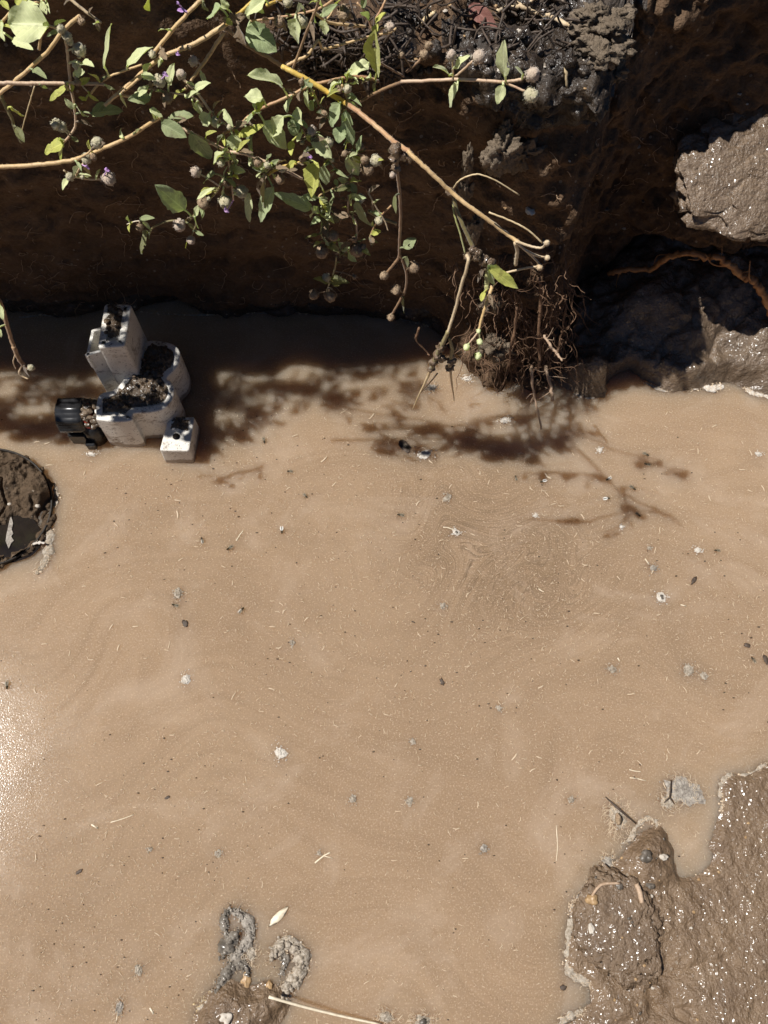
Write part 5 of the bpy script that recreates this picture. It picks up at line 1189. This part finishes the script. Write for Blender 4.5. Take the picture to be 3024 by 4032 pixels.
# the rounded mud lump on the shore
clod('mud_lump', 2440, 3650, None, (172, 205, 74), M['mud_clod'], 'large rounded wet mud lump on the shore, edged by the broad scum line', 'mud', 4, 130, 90, .17, 2.0, (0, 0, .2), .35, h=.008)
def pebble(x, y, rx, ry, m, label, seed, hug=True, h=.02, group=None, name='pebble', z=.5):
    c = on_bank(x, y, .0006, SHORE if not hug else None) ; u = pxm(c); mb = MB()
    mb.blob(c, rx * u, ry * u, min(rx, ry) * u * z, 18, 12, .5, 1.5, seed); return tag(mb.build(name, m), label, 'pebble', group)
SHORE = bvh_of(shore, mound, slump, *[o for o in bpy.data.objects if o.name.startswith('mud_lump')])
pebble(2086, 826, 17, 24, M['shell'], 'white oval shell stuck in the dark bank above the twig fork', 1, name='shell')
pebble(2546, 3372, 22, 22, M['stone_grey'], 'dark grey pebble on the muddy spit above the mud lump', 2, False)
pebble(2612, 3375, 17, 13, M['stone_pale'], 'pale pebble right of the dark grey pebble on the spit', 3, False)
pebble(2330, 3545, 28, 20, M['stone_tan'], 'cream stone on the upper left of the mud lump', 4, False)
pebble(2438, 3490, 12, 14, M['stone_grey'], 'small black grit stone on top of the mud lump', 5, False)
pebble(2560, 3485, 17, 13, M['stone_grey'], 'wet dark stone right of the mud lump top', 6, False)
pebble(968, 3862, 24, 40, M['stone_tan'], 'orange tan stone set in the lower mound', 7, False)
pebble(890, 4010, 26, 20, M['stone_pale'], 'pale pebble in the lower mound near the bottom edge', 8, False)
pebble(1062, 3880, 13, 15, M['stone_tan'], 'small brown stone right of the orange tan stone', 9, False)
pebble(2328, 3655, 12, 18, M['stone_pale'], 'pale chip on the left half of the mud lump', 10, False)
pebble(2945, 815 , 20, 15, M['stone_pale'], 'pale pebble lying on the muddy rock by the right edge', 12, True)
for k in range(46):
    x, y = [(R.uniform(1750, 3010), R.uniform(330, 1080)), (R.uniform(1600, 2480), R.uniform(0, 320))][k % 2]
    r = R.uniform(4, 10); pebble(x, y, r * R.uniform(.8, 1.4), r, M[R.choice(['stone_pale', 'stone_tan', 'stone_grey'])], 'tiny pebble bedded in the dark bank', 100 + k, True, group='tiny pebbles bedded in the bank')
for k in range(40):
    x, y = R.uniform(2300, 3010), R.uniform(3150, 4020)
    if not inside(np.array(shore_px + [(3100, 4100)]), np.array([[x, y]]))[0]: continue
    r = R.uniform(2.5, 6); pebble(x, y, r * R.uniform(.8, 1.4), r, M[R.choice(['stone_tan', 'stone_tan', 'stone_grey', 'stone_pale'])], 'tiny pebble in the wet mud shore', 200 + k, False, group='tiny pebbles in the mud shore')
root_thing_shore = [([(2505, 3480), (2518, 3510), (2528, 3555)], 9, 'short pale root stub on the right side of the mud lump'), ([(2330, 3530), (2350, 3500), (2378, 3480), (2440, 3478)], 5, 'thin pale root curving over the top of the mud lump')]
for pts, r, lab in root_thing_shore:
    P3 = spline([on_bank(x, y, .0014, SHORE) for x, y in pts], 5); mb = MB(); mb.tube(P3, [r * 2.5e-4] * len(P3), 8, .15); tag(mb.build('root_strand', M['root_pale']), lab, 'root')
# fallen leaf on the bank top
b_, t_ = on_bank(1846, 20, .012), on_bank(1958, 112, .006)
vs, fs, uv = leaf_mesh(b_, t_, .0105, 5, fold=.5, droop=.1); o = link('fallen_leaf', vs, fs, M['leaf_red'])
ul = o.data.uv_layers.new(name='leaf'); li = np.zeros(len(o.data.loops), np.int32); o.data.loops.foreach_get('vertex_index', li); ul.data.foreach_set('uv', np.array(uv, np.float32)[li].ravel())
tag(o, 'reddish brown fallen leaf on the wet black bank top', 'leaf')
# dead stalks and litter matted along the bank edge
mb = MB(); s_ = np.random.default_rng(5)
for k in range(430):
    if k % 3: x, y = s_.uniform(1180, 1560), s_.uniform(150, 300)
    else: x, y = s_.uniform(1000, 2300), s_.uniform(-60, 190)
    c = on_bank(x, y, s_.uniform(.002, .016)); d = s_.normal(size=3) * [1, .5, .5]; d /= np.linalg.norm(d); L = s_.uniform(.004, .020); r = s_.uniform(.0004, .0011)
    m_ = spline([c - d * L, c + s_.normal(size=3) * L * .25, c + d * L], 3); mb.tube(m_, r, 5, .3, True, k)
tag(mb.build('dead_litter', M['twig']), 'dark wet dead stalks matted along the bank edge', 'litter', kind='stuff')
mb = MB()
for k in range(110):
    x, y = s_.uniform(1550, 2300), s_.uniform(-40, 300)
    c = on_bank(x, y, .0005); r = s_.uniform(.0012, .0042); mb.blob(c, r * s_.uniform(.8, 1.5), r, r * .8, 9, 7, .4, 2.5, k)
tag(mb.build('wet_crumbs', M['wet_soil']), 'glinting wet black soil crumbs on the bank top', 'soil', kind='stuff')

# ------------------------------------------------------------------ flies on the water
FL = [(2549, 1831, 20, 0, 'fly at the forked stem shadow, nearest the root shadows'), (2395, 1887, -30, 1, 'white winged fly above the forked stem shadow'), (2488, 1922, 35, 0, 'dark fly between two white winged flies and the right tufts'), (2386, 1965, -10, 1, 'white winged fly beside the middle of the forked stem shadow'),
      (2510, 2027, 40, 0, 'dark fly just right of the forked shadow tip'), (2823, 2169, 5, 0, 'fly right of a small white tuft near the right edge'), (2139, 1896, -20, 1, 'pale winged fly left of the thick stem shadow'), (2031, 1885, 80, 0, 'small fly left of the pale winged fly in the shade fringe'),
      (1143, 1858, 5, 0, 'fly lying level at the shadow edge right of the valve'), (1202, 1953, 45, 0, 'slanted fly below the shadow edge right of the valve'), (1579, 2030, 10, 0, 'fly left above the white tuft with grey core'), (1110, 2088, 85, 1, 'upright fly on open water right of the valve'),
      (797, 2130, 70, 0, 'fly on open water below the corner block of the valve'), (907, 2158, -35, 0, 'fly with a straw beside it, below right of the valve'), (693, 2385, 15, 0, 'fly just under the pale fuzzy tuft'), (950, 2405, -50, 0, 'fly on open water right of the pale fuzzy tuft'),
      (30, 2697, 80, 0, 'fly at the left edge beside the sun glare'), (1040, 1735, 75, 0, 'dark fly in the dappled shade right of the valve'), (2540, 1790, 25, 0, 'fly in the fringe of the bank shade below the mud ledge'), (1600, 1760, 50, 0, 'fly at the upper left of the bright cream tuft'), (2965, 2600, 60, 0, 'fly at the right edge above the large pinkish grey tuft')]
def fly_parts(white):
    mb = MB(); L = .0056
    mb.blob((L * .50, 0, .0012), L * .13, L * .14, L * .13, 8, 6, .05, 2, 1); mb.blob((L * .27, 0, .0013), L * .20, L * .16, L * .17, 8, 6, .05, 2, 2); mb.blob((-L * .12, 0, .0011), L * .33, L * .15, L * .14, 9, 6, .05, 2, 3)
    for sy in (-1, 1):
        for x0, x1 in ((.38, .62), (.26, .22), (.14, -.22)):
            mb.tube([(L * x0, sy * L * .1, .001), (L * (x0 + x1) / 2, sy * L * .38, .0016), (L * x1, sy * L * .58, .0001)], [.00012, .0001, .00008], 4, cap=False)
    W = []
    for sy in (-1, 1):
        w_ = MB(); n = 10; out = []
        for k in range(n + 1):
            t = k / n; out.append((L * (.22 - .85 * t), sy * (L * .05 + L * .17 * math.sin(math.pi * t ** .8) + .10 * L * t), .0020 - .0006 * t))
        inn = [(L * (.22 - .85 * t / 6), sy * L * (.03 + .06 * t / 6), .0021 - .0006 * t / 6) for t in range(6, -1, -1)]
        v = out + inn; m_ = len(v); w_.add(v + [(a, b, c - .00008) for a, b, c in v], [tuple(range(m_)), tuple(reversed(range(m_, 2 * m_)))]); W.append(w_)
    return mb, W
proto = {}
for x, y, ang, wh, lab in FL:
    c = at(x, y, 0); t = thing('fly', c, lab, 'fly', 'flies lying on the water')
    if wh not in proto:
        mb, W = fly_parts(wh); b_ = mb.build('body', M['fly_body']); w1 = W[0].build('wing', M['fly_wing_white' if wh else 'fly_wing']); w2 = W[1].build('wing', w1.data.materials[0])
        proto[wh] = [b_, w1, w2]; ch = proto[wh]
    else:
        ch = [o.copy() for o in proto[wh]]
        for o in ch: col.objects.link(o)
    for o in ch: o.parent = t; o.location = (0, 0, 0)
    t.rotation_euler = (0, 0, -math.radians(ang) + (math.pi if x % 2 else 0)); s = R.uniform(1.0, 1.25); t.scale = (s, s, s)

# ------------------------------------------------------------------ straws and specks floating on the water
valve_px = np.array([(330, 1190), (530, 1190), (790, 1640), (800, 1860), (600, 1840), (250, 1800), (210, 1560), (330, 1540)])
water_top = [(-50, 1540), (900, 1540), (1600, 1600), (2100, 1700), (2600, 1600), (3074, 1600)]
def on_water(x, y):
    q = np.array([[x, y]])
    if y < np.interp(x, [a for a, b in water_top], [b for a, b in water_top]): return False
    if inside(valve_px, q)[0] or math.hypot(x + 22, (y - 2010) * .9) < 262: return False
    w_ = at(x, y, 0)[:2] / H
    for poly in (shore_poly, slump_poly, mound_poly):
        if inside(poly, np.array([w_]))[0] or polydist(poly, np.array([w_]))[0] < .006: return False
    return True
named = [([(1240, 3398), (1275, 3370), (1300, 3357)], 7, 'thick pale forked straw twig in the lower middle of the water'), ([(436, 3238), (480, 3225), (526, 3208)], 4, 'long thin pale straw in the lower left of the water'), ([(360, 3246), (385, 3262)], 7, 'short thick straw chip below the long thin straw at left'),
         ([(2478, 3030), (2500, 3036), (2522, 3038)], 5, 'curled straw bit above the pale oval scum patch'), ([(2480, 3062), (2510, 3066)], 4, 'small forked straw below the curled straw bit'), ([(1745, 2076), (1765, 2078), (1790, 2088)], 5, 'pale straw joined to the white tuft with grey core'),
         ([(2540, 2200), (2555, 2222)], 6, 'straw stuck on the grey tuft at right'), ([(2680, 2381), (2702, 2387)], 5, 'bright straw right below the round white tuft'), ([(2432, 2590), (2440, 2604)], 6, 'short pale straw near the tuft holding straws at right'), ([(2120, 2318), (2135, 2328), (2142, 2330)], 5, 'curved straw right of the swirl'),
         ([(480, 3950), (465, 3985), (458, 4025)], 5, 'curled straw across the grey tuft at the bottom left'), ([(590, 3968), (605, 3992)], 7, 'straw chip in the bottom left of the water'), ([(2190, 3250), (2195, 3330), (2190, 3390)], 3, 'faint long hair root floating left of the muddy spit'), ([(930, 2130), (945, 2105), (957, 2090)], 5, 'pale straw beside the fly below the valve')]
for pts, r, lab in named:
    P3 = spline([at(x, y, .0006) for x, y in pts], 4) if len(pts) > 2 else [at(x, y, .0006) for x, y in pts]; mb = MB(); mb.tube(P3, [r * 1.25e-4 * (1 - .3 * i / len(P3)) for i in range(len(P3))], 6, .15)
    if 'fork' in lab: mb.tube([P3[len(P3) // 2], P3[len(P3) // 2] + np.array([.008, -.002, .0004])], [.0005, .0003], 5)
    tag(mb.build('straw_piece', M['straw_pale']), lab, 'straw')
mb = MB(); c = at(1098, 3608, .001); u = pxm(c); mb.blob(c, 40 * u, 14 * u, .0012, 16, 8, .3, 2.2, 3, np.array(Matrix.Rotation(math.radians(40), 3, 'Z'))); tag(mb.build('bark_chip', M['straw_pale']), 'cream bark chip floating right of the froth loop', 'chip')
for x, y, rx, ry, a, lab in ((728, 2455, 10, 15, .3, 'dark grey flake left of centre on the water'), (2733, 2284, 7, 18, -.7, 'slim dark flake right of the grey tuft with the straw'), (312, 3432, 15, 7, .6, 'dark flake in the lower left of the water'), (1595, 1757, 18, 34, .6, 'dark twig bit beside the bright cream tuft'), (2944, 2542, 13, 8, -.3, 'dark flake near the right edge below the mid tufts'), (3016, 2598, 10, 16, 0, 'dark leaf scrap cut by the right edge'), (658, 3140, 10, 6, .3, 'small dark flake in the left half of the water'), (1740, 2686, 7, 13, .4, 'grey flake in the middle of the water'), (2218, 3890, 14, 9, 0, 'dark purple scrap on the broad scum line')):
    c = at(x, y, .0006); u = pxm(c); mb = MB(); mb.blob(c, rx * u, ry * u, .0003, 12, 6, .5, 2.2, int(x), np.array(Matrix.Rotation(a, 3, 'Z'))); tag(mb.build('dark_flake', M['twig']), lab, 'flake')
protos = []
for k in range(8):
    mb = MB(); L = 1.; b = R.uniform(-.3, .3); mb.tube(spline([(-.5, 0, 0), (0, b * .5, .04), (.5, R.uniform(-.15, .15), 0)], 3), [.07, .09, .09, .085, .08, .07, .05], 5, .15, True, k)
    if k in (2, 5): mb.tube([(0, b * .4, .02), (.22, .28, .03)], [.06, .03], 4)
    me = None; o = mb.build('straw_bit', M['fleck']); me = o.data; bpy.data.objects.remove(o); protos.append(me)
cnt = 0
while cnt < 285:
    x, y = R.uniform(0, 3024), R.uniform(1560, 4030)
    if not on_water(x, y): continue
    if y > 3300 and R.random() < .45: continue
    c = at(x, y, .0007); o = bpy.data.objects.new('straw_bit', protos[cnt % 8]); col.objects.link(o)
    L = R.uniform(10, 26) * (1.35 if R.random() < .12 else 1) * pxm(c); o.location = tuple(c); o.scale = (L, L * R.uniform(.7, 1.2), L * .8); o.rotation_euler = (0, 0, R.uniform(0, 6.28))
    tag(o, 'tiny pale straw bit afloat on the muddy water', 'straw', 'tiny straw bits on the water'); cnt += 1
ml, md_ = MB(), MB(); s_ = np.random.default_rng(3); n_l = n_d = 0
XY = s_.uniform([0, 1560], [3024, 4031], size=(13000, 2)); Wp = np.array([at(x, y, .0004) for x, y in XY])
ok = (XY[:, 1] > np.interp(XY[:, 0], [a for a, b in water_top], [b for a, b in water_top])) & ~inside(valve_px, XY) & (np.hypot(XY[:, 0] + 22, (XY[:, 1] - 2010) * .9) > 262)
for poly in (shore_poly, slump_poly, mound_poly): ok &= ~inside(poly, Wp / H)
dens = fbm(Wp / H * np.array([5, 5, 0]), 3, 8)
for i in np.nonzero(ok & (s_.uniform(size=len(XY)) < np.clip(.46 + .95 * dens, .06, 1)))[0]:
    c = Wp[i]; u = pxm(c); a = s_.uniform(0, 6.28)
    if s_.uniform() < .075:
        r = u * s_.uniform(1.3, 3.2); md_.blob(c, r * s_.uniform(.8, 2.2), r, r * .5, 6, 4, .3, 2, i)
    else:
        L = u * s_.uniform(2, 8) * s_.uniform(.6, 1.2); r = u * s_.uniform(.6, 1.4); d = np.array([math.cos(a), math.sin(a), 0]) * L; b = np.array([-math.sin(a), math.cos(a), 0]) * L * s_.uniform(-.4, .4)
        ml.tube([c - d, c + b, c + d], [r, r * 1.1, r * .7], 4, cap=True)
tag(ml.build('floating_chaff', M['fleck']), 'fine pale chaff strewn over the muddy water', 'chaff', kind='stuff')
tag(md_.build('dark_specks', M['fleck_dark']), 'fine dark specks strewn over the muddy water', 'specks', kind='stuff')
# herbs carry on left of the frame; raised unseen copies added for dappled shade
off = []
for r_ in [o for o in bpy.data.objects if o.name.startswith('trailing_plant')]:
    if str(r_['label']) in [plants[k][0] for k in 'ABCFGEI']: off.append(r_)
for r_ in off:
    for sx, sy, sz in ((-.46, .007, 0), (-.70, .02, .05), (-.36, .075, .215), (-.62, .06, .20), (-.84, .055, .21), (-.48, .050, .225)):
        if sz > .1 and str(r_['label']) not in [plants[k][0] for k in 'ABCEF']: continue
        c = r_.copy(); col.objects.link(c); c.location = (r_.location[0] + sx * H, r_.location[1] + sy * H, r_.location[2] + sz * H); c['label'] = 'unseen leafy herb copy above the frame, added to cast dappled shade' if sz > .1 else 'leafy herb trailing over the bank beyond the left edge'
        c['group'] = 'unseen herbs added for dappled shade' if sz > .1 else 'herbs beyond the left edge'
        for ch in list(r_.children):
            d = ch.copy(); col.objects.link(d); d.parent = c
